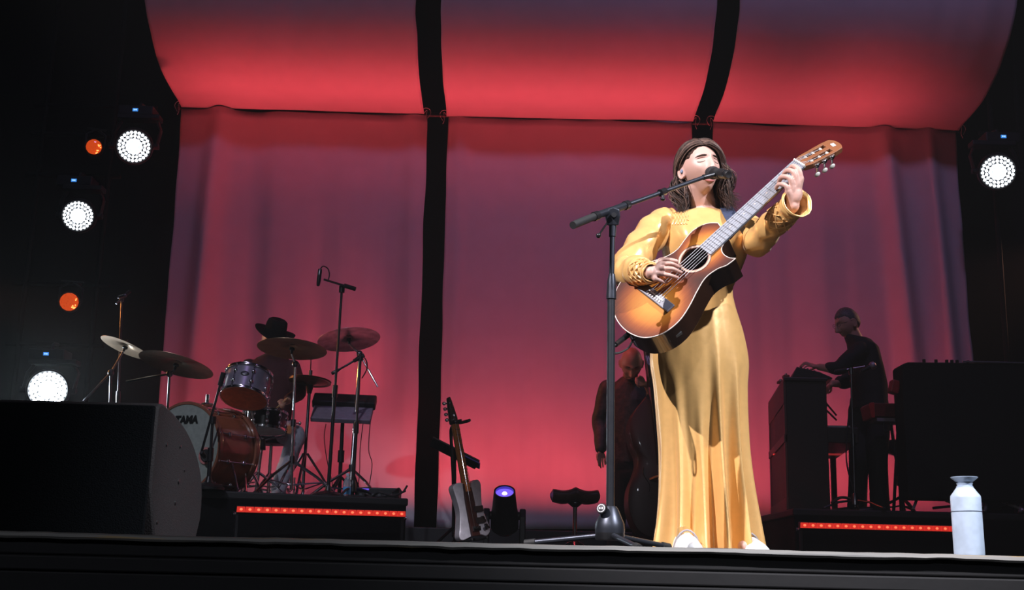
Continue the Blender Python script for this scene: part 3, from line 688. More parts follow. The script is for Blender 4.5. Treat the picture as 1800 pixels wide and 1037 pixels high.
def floor_light():
    Y = 8.9; c = P(887, 866, Y); d = (P(890, 860, 7)-P(890, 900, 8.9)); d = Vector((-.02, -.62, .78)).normalized()
    e = thing('floor_spotlight', 'black moving head light on the floor with a violet glowing lens', 'stage light', (c.x, Y+.05, 0))
    k = 1/M2PX(c); r = 17.5*k
    X, Yv = perp(d)
    B().lathe([(r*.93, -.012), (r*.96, .012), (r*1.08, .014), (r*1.12, -.02), (r*1.25, -.12), (r*1.45, -.22), (r*1.42, -.30), (r*.9, -.34), (0, -.35)], c, d, 32).build('head', BLACKP, e)
    B().lathe([(0, -.010), (r*.5, -.006), (r*.92, -.010), (r*.92, -.02), (0, -.02)], c, d, 32).build('lens', mat('violet_lens', (.08, .05, .3), .1, emit=(.20, .12, .95), es=1.1), e)
    B().lathe([(0, .004), (r*.2, .001), (r*.28, -.008)], c, d, 20).build('lens_core', mat('violet_core', (.6, .5, .9), .1, emit=(.75, .62, 1), es=2.2), e)
    B().lathe([(r*.92, -.03), (r*.92, .01)], c, d, 32, caps=False).build('bezel', mat('violet_bezel', (.25, .22, .5), .25, .5), e)
    ce = c - d*.2; bx = Vector((ce.x, ce.y, 0))
    for s_ in (-1, 1):
        M = frame(Vector((ce.x+s_*32*k, ce.y, 0)), Vector((0, 1, 0)), Vector((0, 0, 1)), Vector((1, 0, 0)))
        z1 = ce.z+.03; B().prism([(-.10, .14), (-.07, z1-.04), (-.03, z1+.02), (.03, z1+.02), (.07, z1-.04), (.10, .14)], M, -.022, .022).build('yoke_arm', BLACKP, e, False, .008)
        B().cyl(Vector((ce.x+s_*20*k, ce.y, z1-.03)), Vector((ce.x+s_*37*k, ce.y, z1-.03)), .03, seg=14).build('pivot', BLACKP, e)
    B().box((bx.x, bx.y, .12), (62*k, .26, .05)).build('yoke_base', BLACKP, e, False, .012)
    B().box((bx.x+.02, bx.y, .05), (80*k, .34, .10)).build('base', BLACKP, e, False, .014)
    B().box((bx.x+.10, bx.y-.172, .06), (.05, .004, .02)).build('display', mat('dim_display', (.02, .02, .03), .2), e, False)
floor_light()
def stool():
    Y = 8.4; c = P(1011, 873, Y); k = 1/M2PX(c)
    e = thing('performer_stool', 'dark padded stool on a chrome post left of the singer\'s microphone stand', 'stool', (c.x, Y, 0))
    L = 44*k; rings = []
    for i in range(21):
        t = i/20*2-1; hw = .12+.02*math.cos(t*PI); z = .006*math.cos(t*PI*2) + .012*math.exp(-(t/.12)**2)
        end = math.sqrt(max(0, 1-abs(t)**24))
        rings.append([Vector((c.x+t*L, Y+hw*math.cos(q)*end, c.z + z + (.042*max(-1, min(1, math.sin(q)*1.35)))*max(.3, end))) for q in [2*PI*j/20 for j in range(20)]])
    B().loft(rings).build('seat', mat('seat_leather', (.055, .026, .020), .32, bump=.1, spec=.6), e)
    B().lathe([(.045, -.02), (.05, -.045), (.02, -.07)], c, (0, 0, 1), 16).build('seat_bracket', STEELD, e)
    cb = Vector((c.x, Y, 0))
    B().tube([c-Vector((0, 0, .05)), cb+Vector((0, 0, .05))], .014, 10).build('post', CHROME, e)
    B().cyl(c.lerp(cb, .55), c.lerp(cb, .70), .022, seg=12).build('collar', CHROME, e)
    tripod(e, c, 0, .24, CHROME, .011, .5, c.lerp(cb, .62))
stool()

# ------------------------------------------------------------------ piano, keyboards, keyboard microphone
def piano():
    Yf = 10.0; fl, fr = P(1377, 663, Yf), P(1454, 665, Yf); x0, x1 = fl.x, P(1456, 780, Yf).x
    zt = fl.z; th = math.radians(7)
    ux = Vector((math.cos(th), -math.sin(th)*0, 0)); uy = Vector((math.sin(th), math.cos(th), 0))
    uxp = Vector((1, 0, 0))
    M = frame(Vector((x0, Yf, ZK)), uxp, uy, Vector((0, 0, 1)))
    e = thing('upright_piano', 'dark upright piano standing end-on at the left of the keyboard riser', 'piano', (x0+.2, Yf+.7, ZK))
    H = zt-ZK; Wd = x1-x0; L = 1.45
    q = lambda x, y, z: M @ Vector((x, y, z))
    wood = mat('piano_black', (.022, .017, .014), .45, bump=.05); wood2 = mat('piano_back', (.075, .045, .032), .55, scale=14)
    def bx(x0_, x1_, y0_, y1_, z0_, z1_):
        b = B(); vs = [q(x, y, z) for z in (z0_, z1_) for x, y in ((x0_, y0_), (x1_, y0_), (x1_, y1_), (x0_, y1_))]
        return b.add(vs, [(3, 2, 1, 0), (4, 5, 6, 7), (0, 1, 5, 4), (1, 2, 6, 5), (2, 3, 7, 6), (3, 0, 4, 7)])
    bx(.02, Wd, 0, L, .0, H-.03).build('case', wood, e, False, .006)
    bx(.0, Wd+.01, -.015, L+.015, H-.03, H).build('lid', wood, e, False, .006)
    bx(-.002, .0195, .0, L, H*.80, H-.032).build('back_rail', wood2, e, False, .003)
    bx(-.008, .0195, .0, L, H*.505, H*.565).build('back_rail', mat('piano_rail', (.14, .07, .055), .5), e, False, .003)
    bx(-.002, .0195, .0, L, .0, .10).build('back_rail', wood2, e, False, .003)
    bx(.006, .0195, .1, L-.1, .1, H*.80).build('back_panel', mat('piano_panel', (.055, .033, .025), .6, scale=10), e, False)
    for y in (.0, L-.10): bx(.0, .0195, y, y+.10, .1, H*.80).build('back_post', wood2, e, False, .003)
    zk = P(1460, 770, Yf).z-ZK
    bx(Wd+.001, Wd+.26, .06, L-.06, zk-.03, zk+.10).build('keybed', wood, e, False, .006)
    bx(Wd+.02, Wd+.20, .10, L-.10, zk+.101, zk+.118).build('keys', mat('piano_keys', (.35, .34, .32), .3), e, False, .002)
    for y in (.08, L-.12): bx(Wd+.20, Wd+.25, y, y+.05, 0, zk-.03).build('leg', wood, e, False, .004) if y > .5 else None
    for y in (.10,):
        b = B().tube([q(Wd, y, zk+.25), q(Wd+.09, y, zk+.16)], .008, 6); b.tube([q(Wd, y, zk+.31), q(Wd+.09, y, zk+.20)], .008, 6); b.build('music_desk_bracket', BLACKM, e)
    # synth on the lid
    s = thing('synthesizer', 'small wedge shaped synthesizer lying on the piano lid', 'keyboard', q(Wd*.55, .3, H))
    Mp = frame(q(0.05, .0, H), uxp, Vector((0, 0, 1)), -uy)
    B().prism([(.02, 0.002), (.07, .10), (.26, .06), (Wd+.01, .015), (Wd+.01, .002)], Mp, -.75, -.05).build('case', mat('synth_case', (.020, .017, .016), .5), s, False, .005)
    for i in range(5):
        for j in range(3):
            p = q(.05+.11+.055*j, .12+.11*i, H+.094-.0145*j); B().cyl(p, p+Vector((.004, 0, .018)), .011, .009, 10).build('knob', BLACKP, s)
    for (dx, dy) in ((-.01, .05), (-.05, .35)):
        p = q(.03+dx*.4, dy, H); g = thing('effects_knob_box', ['small dim controller on the piano lid corner', 'small dim pedal further back on the piano lid'][dy > .2], 'controller', p)
        B().box(p+Vector((0, 0, .013)), (.05, .07, .024)).build('case', mat('controller_red', (.20, .05, .03), .4), g, False, .004)
        B().cyl(p+Vector((0, 0, .025)), p+Vector((0, 0, .04)), .01, seg=10).build('knob', CHROME, g)
piano()
def red_keyboard():
    Y = 10.08; a, b_ = P(1528, 709, Y), P(1543, 742, Y); x0 = P(1527, 720, Y).x; zt = P(1560, 708, Y).z; zb = P(1560, 741, Y).z
    e = thing('stage_keyboard', 'red stage keyboard on a stand behind the keyboard player', 'keyboard', (x0+.5, Y+.15, ZK))
    M = frame(Vector((0, Y, 0)), Vector((1, 0, 0)), Vector((0, 0, 1)), Vector((0, -1, 0)))
    red = mat('keyboard_red', (.42, .018, .022), .35)
    B().prism([(x0+.02, zb+.03), (x0, zt-.02), (x0+.02, zt), (x0+.05, zt), (x0+.05, zb+.03)], M, -.25, .004).build('end_cheek', red, e, False, .004)
    B().box((x0+.55, Y+.125, (zt+zb)/2+.02), (1.0, .24, zt-zb-.045)).build('case', mat('keyboard_red_dark', (.12, .006, .008), .4), e, False, .004)
    B().box((x0+.56, Y+.125, zb+.018), (.98, .22, .03)).build('underside', mat('keyboard_grey', (.22, .19, .22), .5), e, False, .003)
    k0 = None
    for i in range(20):
        p = Vector((x0+.09+.045*i, Y+.17, zt-.003))
        if k0 is None: k0 = B().box(p, (.040, .13, .012)).build('key', mat('ivory_key', (.6, .6, .58), .3), e, False); p0 = p
        else:
            kk = k0.copy(); COL.objects.link(kk); kk.parent = e; kk.matrix_parent_inverse = k0.matrix_parent_inverse; kk.matrix_basis = Matrix.Translation(p-p0)
    for sx in (.25, .85):
        for sg in (-1, 1):
            B().tube([Vector((x0+sx, Y+.125-sg*.10, zb)), Vector((x0+sx, Y+.125+sg*.14, ZK+.015))], .014, 8).build('stand_leg', BLACKM, e)
    B().tube(catmull([P(1553, 742, Y+.02), P(1553, 754, Y+.02), P(1558, 760, Y+.02), P(1564, 754, Y+.02), P(1565, 742, Y+.02)], 5), .004, 6).build('cable', RUBBER, e)
red_keyboard()
def side_stool():
    Y = 10.7; c = P(1580, 787, Y)
    e = thing('keyboard_stool', 'round black topped stool with a chrome ring beside the tall black cabinet', 'stool', (c.x, Y, ZK))
    r = 27/M2PX(c); B().lathe([(r*.9, -.035), (r, -.02), (r, .045), (r*.9, .06), (0, .065)], c, (0, 0, 1), 30).build('seat', BLACKP, e)
    B().lathe([(.03, -.10), (.05, -.07), (r*.85, -.055), (r*.85, -.035), (0, -.035)], c, (0, 0, 1), 30).build('seat_ring', CHROME, e)
    cb = Vector((c.x, Y, ZK)); B().tube([c-Vector((0, 0, .05)), cb+Vector((0, 0, .05))], .02, 12).build('post', STEELD, e)
    B().cyl(c.lerp(cb, .42), c.lerp(cb, .55), .032, seg=12).build('collar', BLACKM, e)
    tripod(e, c, ZK, .24, STEELD, .012, PI*.9, c.lerp(cb, .70))
side_stool()
Yk = 9.95
mic_boom('black microphone stand with a chrome boom in front of the keyboard player', (P(1496, 652, Yk), P(1503, 889, Yk)), (P(1520, 644, Yk), P(1467, 653, Yk)), '', ZK, .27, 'tripod', .010, STEELD, PI+.15, .09)
mic_tube('ball headed vocal microphone in front of the keyboard player', P(1513, 653, Yk-.02), P(1539, 640, Yk-.03), .021, BLACKM, mat('mic_mesh', (.35, .33, .38), .5, .6))
tag(B().tube(catmull([P(1496, 700, Yk+.04), P(1489, 760, Yk+.04), P(1488, 810, Yk+.04), P(1497, 850, Yk+.03), P(1510, 886, Yk)], 6), .006, 6).build('cable', RUBBER), 'thin cable hanging down the keyboard microphone stand', 'cable')
for k, pts in enumerate(([(1462, 884), (1480, 874), (1500, 876), (1515, 890)], [(1640, 893), (1700, 888), (1750, 894), (1790, 886)])):
    q = catmull([Vector((P(x, y, 9.9).x, 9.9+.05*i, max(ZK+.01, P(x, y, 9.9).z))) for i, (x, y) in enumerate(pts)], 6)
    tag(B().tube(q, .012, 6).build('cable', RUBBER), ['coiled black cable on the riser at the piano\'s foot', 'black cable lying under the tall black cabinet'][k], 'cable')

# ------------------------------------------------------------------ moving lights in the dark wings
LEDW = mat('led_white', (.9, .95, 1), .3, emit=(.86, .94, 1), es=2.4)
LEDX = mat('led_white_full', (.9, .95, 1), .3, emit=(.86, .94, 1), es=40)
LEDG = mat('led_glass', (.35, .38, .42), .15, emit=(.75, .85, 1), es=.75)
def wash_light(label, px, py, rpx, dx, dy, Y, cells, aimv, pole=True):
    c = P(px, py, Y); k = 1/M2PX(c); r = rpx*k; d = Vector(aimv).normalized()
    X, Yv = perp(d); M3 = Matrix((X, Yv, d)).transposed()
    e = thing('wash_light', label, 'stage light', P(dx, dy, Y+.1), 'white LED wash lights in the wings')
    B().lathe([(r*1.02, -.005), (r*1.06, .006), (r*1.16, .004), (r*1.2, -.03), (r*1.22, -.10), (r*1.0, -.19), (r*.7, -.24), (0, -.25)], c, d, 36).build('head', BLACKP, e)
    B().lathe([(0, -.004), (r*1.02, -.006), (r*1.02, -.012), (0, -.012)], c, d, 36).build('lens_plate', LEDG, e)
    # rings of LED cells
    b = B()
    for ring, n in ((0, 1), (1, 6), (2, 12), (3, 18), (4, 24)):
        for i in range(n):
            a = 2*PI*(i+.5*(ring % 2))/n; q = c + (X*math.cos(a)+Yv*math.sin(a))*r*.90*ring/4
            b.lathe([(r*.105, -.004), (r*.10, .004), (r*.06, .008), (0, .009)], q, d, 8)
    tag(b.build('led_cells', cells, e), kind='stuff')
    bp = P(dx, dy, Y+.06); up = Vector((0, 0, 1))
    zc = c.z; hx = r*1.45
    for s_ in (-1, 1):
        B().tube([c - d*.10 + Vector((s_*hx, 0, 0)), Vector((c.x+s_*hx, c.y+.09, (zc+bp.z)/2)), Vector((c.x+s_*hx*.8, c.y+.10, bp.z-.10))], .03, 8, flat=.5).build('yoke_arm', BLACKP, e)
        B().cyl(c - d*.10 + Vector((s_*hx*1.1, 0, 0)), c - d*.10 + Vector((s_*r*1.1, 0, 0)), .03, seg=12).build('pivot', BLACKP, e)
    B().box((c.x, c.y+.10, bp.z-.075), (hx*1.9, .14, .05)).build('yoke_bridge', BLACKP, e, False, .01)
    B().box((bp.x, bp.y+.11, bp.z), (.34, .22, .10)).build('base', BLACKP, e, False, .012)
    ds = B().box((bp.x, bp.y-.002, bp.z), (9.5*k, .006, 5.5*k)).build('display', mat('display_blue', (.02, .12, .4), .3, emit=(.05, .28, .85), es=.9), e, False)
    g = B()
    for i, hgt in enumerate((1, .9, 1)): g.box((bp.x+(i-1)*2.2*k, bp.y-.006, bp.z), (1.0*k, .003, 2.6*k*hgt))
    g.build('digits', mat('display_digits', (.6, .8, 1), .3, emit=(.5, .8, 1), es=1.4), ds, False)
    B().tube([Vector((bp.x, bp.y+.13, bp.z+.05)), Vector((bp.x, bp.y+.16, bp.z+.12)), Vector((bp.x, YW+.35, bp.z+.14))], .018, 8).build('clamp', BLACKP, e); BARS.append((bp.x, bp.z+.14))
    if cells is LEDX:
        spot('lamp_beam', c + d*.03, c + d*3, 110, (.72, .88, 1), 165, .6, r*.8)
    return e
YW = 11.2; BARS = []
wash_light('white LED wash light highest in the left wing', 235.5, 257.5, 27.5, 238, 193, YW, LEDW, (.30, -.88, -.34))
wash_light('white LED wash light in the middle of the three in the left wing', 137, 379.5, 25.5, 130, 317, YW, LEDW, (.20, -.93, -.28))
wash_light('brightest white LED wash light low in the left wing above the floor loudspeaker', 84, 685, 31, 81, 622, YW, LEDX, (.30, -.95, -.06))
wash_light('white LED wash light alone in the right wing', 1754, 302, 28, 1764, 240, YW, LEDW, (-.30, -.88, -.34))
AMB = mat('amber_lens', (.55, .10, .02), .12, emit=(1, .10, .012), es=.55, var=.5, scale=60)
def amber(label, px, py, rpx, Y):
    c = P(px, py, Y); k = 1/M2PX(c); r = rpx*k; d = Vector((.25, -.95, -.15)).normalized(); X, Yv = perp(d)
    e = thing('amber_spotlight', label, 'stage light', c + Vector((0, .3, 0)))
    B().lathe([(r*1.0, -.005), (r*1.06, .004), (r*1.12, 0), (r*1.12, -.12), (r*.8, -.2), (0, -.21)], c, d, 28).build('can', BLACKP, e)
    # faceted lens
    b = B(); R = []
    for i in range(6):
        t = i/6*PI/2; R.append([c + d*(r*.35*math.sin(t)-.004) + (X*math.cos(q)+Yv*math.sin(q))*r*math.cos(t) for q in [2*PI*(j+.5*(i % 2))/14 for j in range(14)]])
    b.loft(R); b.build('lens', AMB, e, False)
    g = B(); rnd = random.Random(px)
    for i in range(9):
        a = rnd.uniform(-1.2, .5); q = rnd.uniform(.6, .92); g.ell(c + d*(r*.35*math.sqrt(1-q*q)) + (X*math.cos(a)+Yv*math.sin(a))*r*q, (.006, .006, .006), None, 8, 5)
    g.build('sparkle_facets', mat('amber_hot', (1, .5, .2), .2, emit=(1, .42, .10), es=2.0), e)
    for s_ in (-1, 1): B().tube([c-d*.08+X*s_*r*1.15, c-d*.1+X*s_*r*1.2+Vector((0, 0, .14)), c-d*.1+Vector((0, 0, .20))], .010, 6).build('yoke', BLACKM, e)
    t = c-d*.1+Vector((0, 0, .20)); B().tube([t-X*r*1.2, t+X*r*1.2], .010, 6).build('yoke_bridge', BLACKM, e); B().tube([t, Vector((t.x, YW+.35, t.z+.03))], .012, 8).build('hanger', BLACKM, e); BARS.append((t.x, t.z+.03))
amber('small amber lamp left of the highest wash light', 165, 258, 13.5, YW)
amber('amber faceted lamp between the two lower white wash lights', 121.5, 530.5, 16, YW)
for nm, xs in (('left', (38, 165)), ('right', (1765, 1815))):
    b0, b1 = P(xs[0], 560, YW+.35), P(xs[1], 560, YW+.35)
    e = thing('lighting_ladder', 'dark pipe ladder carrying the lamps in the %s wing' % nm, 'truss', ((b0.x+b1.x)/2, YW+.35, 0))
    for q in (b0, b1): B().tube([Vector((q.x, YW+.35, 0)), Vector((q.x, YW+.35, 8))], .025, 10).build('pipe', BLACK, e)
    for bx_, bz_ in BARS:
        if (bx_ < 0) == (nm == 'left'): B().tube([Vector((min(b0.x, bx_)-.12, YW+.35, bz_)), Vector((max(b1.x, bx_)+.12, YW+.35, bz_))], .022, 10).build('crossbar', BLACK, e)


# ------------------------------------------------------------------ people
def ss(a, b_, x):
    t = max(0., min(1., (x-a)/(b_-a))); return t*t*(3-2*t)
def ga(x, s): return math.exp(-(x/s)**2)
def head_rot(F, up=(0, 0, 1)):
    y = -Vector(F).normalized(); z = Vector(up); z = (z - y*z.dot(y)).normalized(); x = y.cross(z)
    return Matrix((x, y, z)).transposed()
def head_pt(d, nose=1.0, jaw=1.0, lids=1.0, brow=1.0):
    """unit direction -> head surface point (face towards -y), metres"""
    x, y, z = d
    X, Yv, Z = .074*x, .092*y, .113*z
    if z < 0:
        t = ss(0, 1, -z)
        X *= 1 - .30*t*jaw
        if y > 0: Yv *= 1 - .55*ss(.1, .9, -z)
        else: Yv *= 1 + .06*t
    if y < 0:
        f = ss(0, .55, -y)
        Yv *= 1 - .05*f*ga(X/.074, .9)*0
        dy = 0.
        dy += .006*brow*ga(Z-.022, .012)*ga(X, .045)
        for sx in (-1, 1):
            dy -= .0155*ga(Z-.004, .014)*ga(X-sx*.032, .017)
            dy += .0075*lids*ga(Z-.002, .0085)*ga(X-sx*.032, .0125)
            dy += .005*ga(Z+.035, .022)*ga(X-sx*.042, .022)
            dy += .0085*nose*ga(Z+.043, .0075)*ga(X-sx*.0125, .0065)
            dy -= .003*ga(Z+.072, .008)*ga(X-sx*.031, .008)
        if -.065 < Z < .03:
            k = ss(.026, -.042, Z)
            dy += nose*(.003 + .0205*k)*ga(X, .0095+.004*k)*ss(-.058, -.046, Z)*ss(.03, .01, Z)
        dy += .0055*ga(Z+.073, .013)*ga(X, .025)
        dy += .0040*ga(Z+.0685, .0045)*ga(X, .018) + .0048*ga(Z+.080, .0050)*ga(X, .016)
        dy -= .0035*ga(Z+.0740, .0022)*ga(X, .020)
        dy -= .003*ga(Z+.091, .006)*ga(X, .02)
        dy += .011*ga(Z+.106, .016)*ga(X, .024)
        Yv -= dy*f
    return Vector((X, Yv, Z))
import bmesh
def head(b, c, R, sc=1.0, sub=4, **kw):
    bm = bmesh.new(); bmesh.ops.create_icosphere(bm, subdivisions=sub, radius=1)
    bm.verts.ensure_lookup_table(); vs = [Vector(c) + R @ (head_pt(v.co.normalized(), **kw)*sc) for v in bm.verts]
    b.add(vs, [tuple(v.index for v in f.verts) for f in bm.faces]); bm.free()
    for sx in (-1, 1):   # ears
        e = Vector(c) + R @ (Vector((sx*.0745, .010, -.012))*sc); Re = R @ Matrix.Rotation(sx*-.35, 3, 'Z')
        b.ell(e, (.007*sc, .018*sc, .031*sc), Re, 12, 8)
        pts = [e + Re @ (Vector((sx*.006, .017*math.cos(a), .030*math.sin(a)))*sc) for a in [(-2.2+4.4*i/10) for i in range(11)]]
        b.tube(pts, .0042*sc, 6)
def hand(b, wrist, palm, tips, thumb, r=.0085):
    """wrist point, palm end (knuckle line ends: index, little), fingertips lists"""
    i0, l0 = palm; w = Vector(wrist); i0 = Vector(i0); l0 = Vector(l0)
    kn = [i0.lerp(l0, t) for t in (0, .33, .66, 1)]
    side = (i0-l0).normalized()
    for k, q in enumerate(kn):
        b.chain([(w + side*.012*(1.5-k)/1.5, r*1.6), (w.lerp(q, .5), r*1.55), (q, r*1.2)], 10, 4)
    for q, t, s_ in zip(kn, tips, (1, 1.05, 1, .88)):
        nodes = [(q, r*1.08*s_)] + [(Vector(p), r*(1.0-.10*i)*s_) for i, p in enumerate(t)]
        b.chain(nodes, 10, 4)
    b.chain([(w.lerp(i0, .25), r*1.5)] + [(Vector(p), r*(1.22-.14*i)) for i, p in enumerate(thumb)], 10, 4)

TROUS = mat('black_trousers', (.010, .009, .010), .8, bump=.2)
SHOE = mat('black_shoe', (.012, .011, .011), .4)
# --- upright bass player
def bassist():
    Y = 9.75; q = lambda x, y, dy=0: P(x, y, Y+dy)
    e = thing('person', 'bald person in a dark patterned shirt standing behind the microphone stand with an upright bass', 'person', (P(1103, 900, Y).x, Y, 0))
    hc = q(1110, 638, -.16); F = Vector((-.02, -.72, -.70)); R = head_rot(F)
    fl = lambda x: Vector((P(x, 900, Y).x, Y, 0))
    b = B(); head(b, hc, R, 1.16, 5, nose=1.35, jaw=.45, brow=1.6)
    nk = q(1108, 664, -.02)
    b.chain([(hc + Vector((0, .03, -.05)), .06), (nk, .062), (q(1107, 690, 0), .07)])
    sR, eR, wR = q(1068, 683, .02), q(1056, 742, .03), q(1056, 790, -.06)
    sL, eL, wL = q(1147, 682, .0), q(1160, 716, -.14), q(1137, 676, -.34)
    b.chain([(q(1107, 690), .10), (q(1107, 740), .13), (q(1105, 790), .11), (q(1105, 805), .09)])
    b.chain([(sR, .05), (eR, .042), (wR, .028)]); b.chain([(sL, .05), (eL, .042), (wL, .028)])
    hp = q(1058, 802, -.07)
    hand(b, wR, (q(1053, 803, -.10), q(1063, 803, -.03)), [[q(1052, 812, -.12), q(1053, 819, -.11)], [q(1055, 814, -.10), q(1056, 822, -.09)], [q(1059, 814, -.06), q(1060, 821, -.06)], [q(1063, 812, -.03), q(1064, 817, -.03)]], [q(1050, 800, -.12), q(1050, 808, -.14)])
    hand(b, wL, (q(1122, 664, -.42), q(1124, 678, -.42)), [[q(1118, 665, -.45), q(1121, 669, -.46)], [q(1117, 669, -.46), q(1121, 673, -.47)], [q(1118, 673, -.46), q(1122, 677, -.47)], [q(1120, 677, -.45), q(1124, 681, -.46)]], [q(1129, 664, -.42), q(1124, 661, -.44)])
    for x0, x1 in ((1088, 1081), (1122, 1128)):
        hip = q(x0, 822); kn = q((x0+x1)/2, 905, -.03); an = Vector((fl(x1).x, Y+.02, .08))
        b.chain([(hip, .07), (kn, .05), (an, .04), (an + Vector((0, -.14, -.04)), .03)])
    b.fuse('body', SKIND, e, .0065)
    s_ = B()
    for (x, y, rx, ry) in ((1107, 676, .09, .08), (1107, 690, .17, .105), (1107, 712, .185, .125), (1106, 745, .175, .13), (1105, 780, .165, .13), (1104, 812, .17, .13)):
        pass
    R_ = []
    for (x, y, rx, ry) in ((1108, 663, .072, .075), (1108, 672, .125, .09), (1107, 685, .175, .105), (1107, 705, .19, .125), (1106, 740, .18, .135), (1105, 780, .17, .135), (1104, 815, .18, .135), (1104, 820, .15, .11)):
        c = q(x, y); R_.append([c + Vector((math.cos(t)*rx, math.sin(t)*ry, 0)) for t in [2*PI*j/28 for j in range(28)]])
    s_.loft(R_)
    s_.chain([(sR, .072), (sR.lerp(eR, .5)+Vector((-.01, 0, 0)), .066), (eR+Vector((-.012, 0, 0)), .06), (eR.lerp(wR, .5), .054), (wR+Vector((0, 0, .01)), .046)])
    s_.chain([(sL, .072), (eL, .06), (eL.lerp(wL, .6), .05)])
    for v in s_.v: v += Vector((noise.noise(v*9), noise.noise(v*9+Vector((5, 0, 0))), 0))*.012
    s_.fuse('shirt', mat('patterned_shirt', (.018, .013, .013), .62, var=1.0, scale=26, bump=.5, spec=.7), e, .010)
    t = B()
    for x0, x1 in ((1088, 1081), (1122, 1128)):
        hip = q(x0, 818); kn = q((x0+x1)/2, 905, -.03); an = Vector((fl(x1).x, Y+.02, .07))
        t.chain([(hip, .098), (hip.lerp(kn, .5), .092), (kn, .076), (kn.lerp(an, .5), .068), (an, .066)])
    t.chain([(q(1094, 815), .125), (q(1116, 815), .125)]); t.chain([(q(1097, 832), .115), (q(1113, 832), .115)])
    t.fuse('trousers', TROUS, e, .011)
    for x1 in (1081, 1128):
        p = Vector((fl(x1).x, Y-.04, .045)); B().chain([(p+Vector((0, .08, 0)), .042), (p+Vector((0, -.06, -.004)), .040), (p+Vector((0, -.15, -.012)), .032)]).build('shoe', SHOE, e)
    eb = B()
    for sx in (-1, 1):
        pts = [hc + R @ (1.16*Vector((sx*(.014+.032*i/6), -.0965+.014*(i/6)**2, .026+.004*math.sin(i/6*PI)))) for i in range(7)]; eb.tube(pts, [.002, .004, .0045, .0045, .004, .003, .0015], 6)
    eb.build('eyebrows', mat('dark_hair', (.03, .02, .015), .6), e)
    B().tube([hc + R @ (1.16*Vector((.020*t, -.098+.006*t*t, -.074))) for t in [-1+i/4 for i in range(9)]], [.0035*(.3+.7*math.cos((-1+i/4)*1.4)) for i in range(9)], 8).build('mouth', mat('mouth_line', (.14, .05, .04), .5), e)
    B().tube([hc + R @ (1.16*Vector((.030*t, -.099+.010*t*t, -.063-.010*t*t))) for t in [-1+i/5 for i in range(11)]], [.0055*(.35+.65*math.cos((-1+i/5)*1.4)) for i in range(11)], 8).build('moustache', mat('grey_stubble', (.16, .12, .10), .8), e)
    return e
bassist()
def upright_bass():
    Y = 9.22; w0 = P(1161, 805, Y); w1 = P(1147, 662, Y)
    u = (w1-w0).normalized(); u = (u + Vector((0, .10, 0))).normalized()
    fwd = Vector((.10, -.98, .08)); w = (fwd-u*fwd.dot(u)).normalized(); v = w.cross(u)
    zb = .22; o = w0 - w*.13; o = o - u*((o.z-zb)/u.z)
    M = frame(o, u, v, w); M3 = M.to_3x3()
    e = thing('upright_bass', 'dark upright bass with a shining neck between the bald player and the singer\'s dress', 'instrument', (o.x, o.y, 0))
    hw = [(0, .0), (.004, .08), (.03, .20), (.10, .29), (.24, .335), (.38, .315), (.50, .24), (.57, .205), (.64, .205), (.71, .235), (.80, .252), (.90, .235), (.99, .17), (1.06, .085), (1.10, .045)]
    hw = [(a, b_*.80) for a, b_ in hw]
    c = catmull([(a, b_, 0) for a, b_ in hw], 3)
    out = [(p.x, p.y) for p in c] + [(p.x, -p.y) for p in reversed(c[1:])]
    wood = mat('bass_varnish', (.030, .010, .006), .5, var=.3, scale=5, coat=.12)
    B().prism(out, M, -.10, .08).build('body', wood, e, bevel=.008, sharp=50)
    R_ = []
    for k, (sc, z) in enumerate(((.99, .080), (.9, .092), (.7, .104), (.45, .112), (.2, .115))):
        R_.append([M @ Vector((.5+(p[0]-.5)*sc, p[1]*sc, z)) for p in out])
    B().loft(R_).build('belly', wood, e)
    B().box(M @ Vector((.95+.02, 0, .135)), (.86, .062, .03), M3, .8).build('fingerboard', mat('ebony', (.012, .010, .010), .2, coat=.5), e, False, .004)
    B().box(M @ Vector((1.36, 0, .085)), (.60, .05, .07), M3).build('neck', wood, e, False, .015)
    B().box(M @ Vector((.16, 0, .14)), (.28, .075, .022), M3).build('tailpiece', mat('ebony', (.012, .010, .010), .2), e, False, .006)
    B().prism([(-.10, .0), (-.07, .02), (-.03, .03), (0, .02), (.03, .03), (.07, .02), (.10, 0), (.075, .10), (.05, .135), (0, .15), (-.05, .135), (-.075, .10)], frame(M @ Vector((.44, 0, .105)), v, w, u), -.008, .008).build('bridge', mat('bridge_maple', (.45, .28, .14), .5), e, False, .002)
    b = B()
    for i in (-1.5, -.5, .5, 1.5): b.tube([M @ Vector((.25, i*.014, .16)), M @ Vector((.44, i*.026, .245)), M @ Vector((1.66, i*.009, .145))], .0028, 6)
    b.build('strings', CHROME, e)
    for sx in (-1, 1):
        pts = [M @ Vector((.44+.09*t, sx*(.12+.02*math.sin(t*2.6)), .107)) for t in [-1+.2*i for i in range(11)]]
        B().tube(pts, .009, 6, flat=.4).build('sound_hole', RUBBER, e)
    sp = []; 
    for i in range(22):
        a = i*.42; r = .085*(1-i/26); sp.append(M @ Vector((1.78+r*math.sin(a), 0, .03+r*math.cos(a))))
    B().tube([M @ Vector((1.64, 0, .09)), M @ Vector((1.70, 0, .10))] + sp, [.03, .03] + [.026*(1-i/40) for i in range(22)], 8).build('scroll', wood, e)
    for i in range(4):
        sx = 1 if i % 2 else -1; b = B().tube([M @ Vector((1.67+.03*i, sx*.02, .07)), M @ Vector((1.67+.03*i, sx*.085, .07))], .006, 6); b.ell(M @ Vector((1.67+.03*i, sx*.10, .07)), (.02, .012, .02), M3, 8, 6); b.build('tuner', STEELD, e)
    B().tube([M @ Vector((.01, 0, 0)), Vector(M @ Vector((.01, 0, 0))) - u*(zb/u.z) + u*.012], .010, 8).build('endpin', CHROME, e)
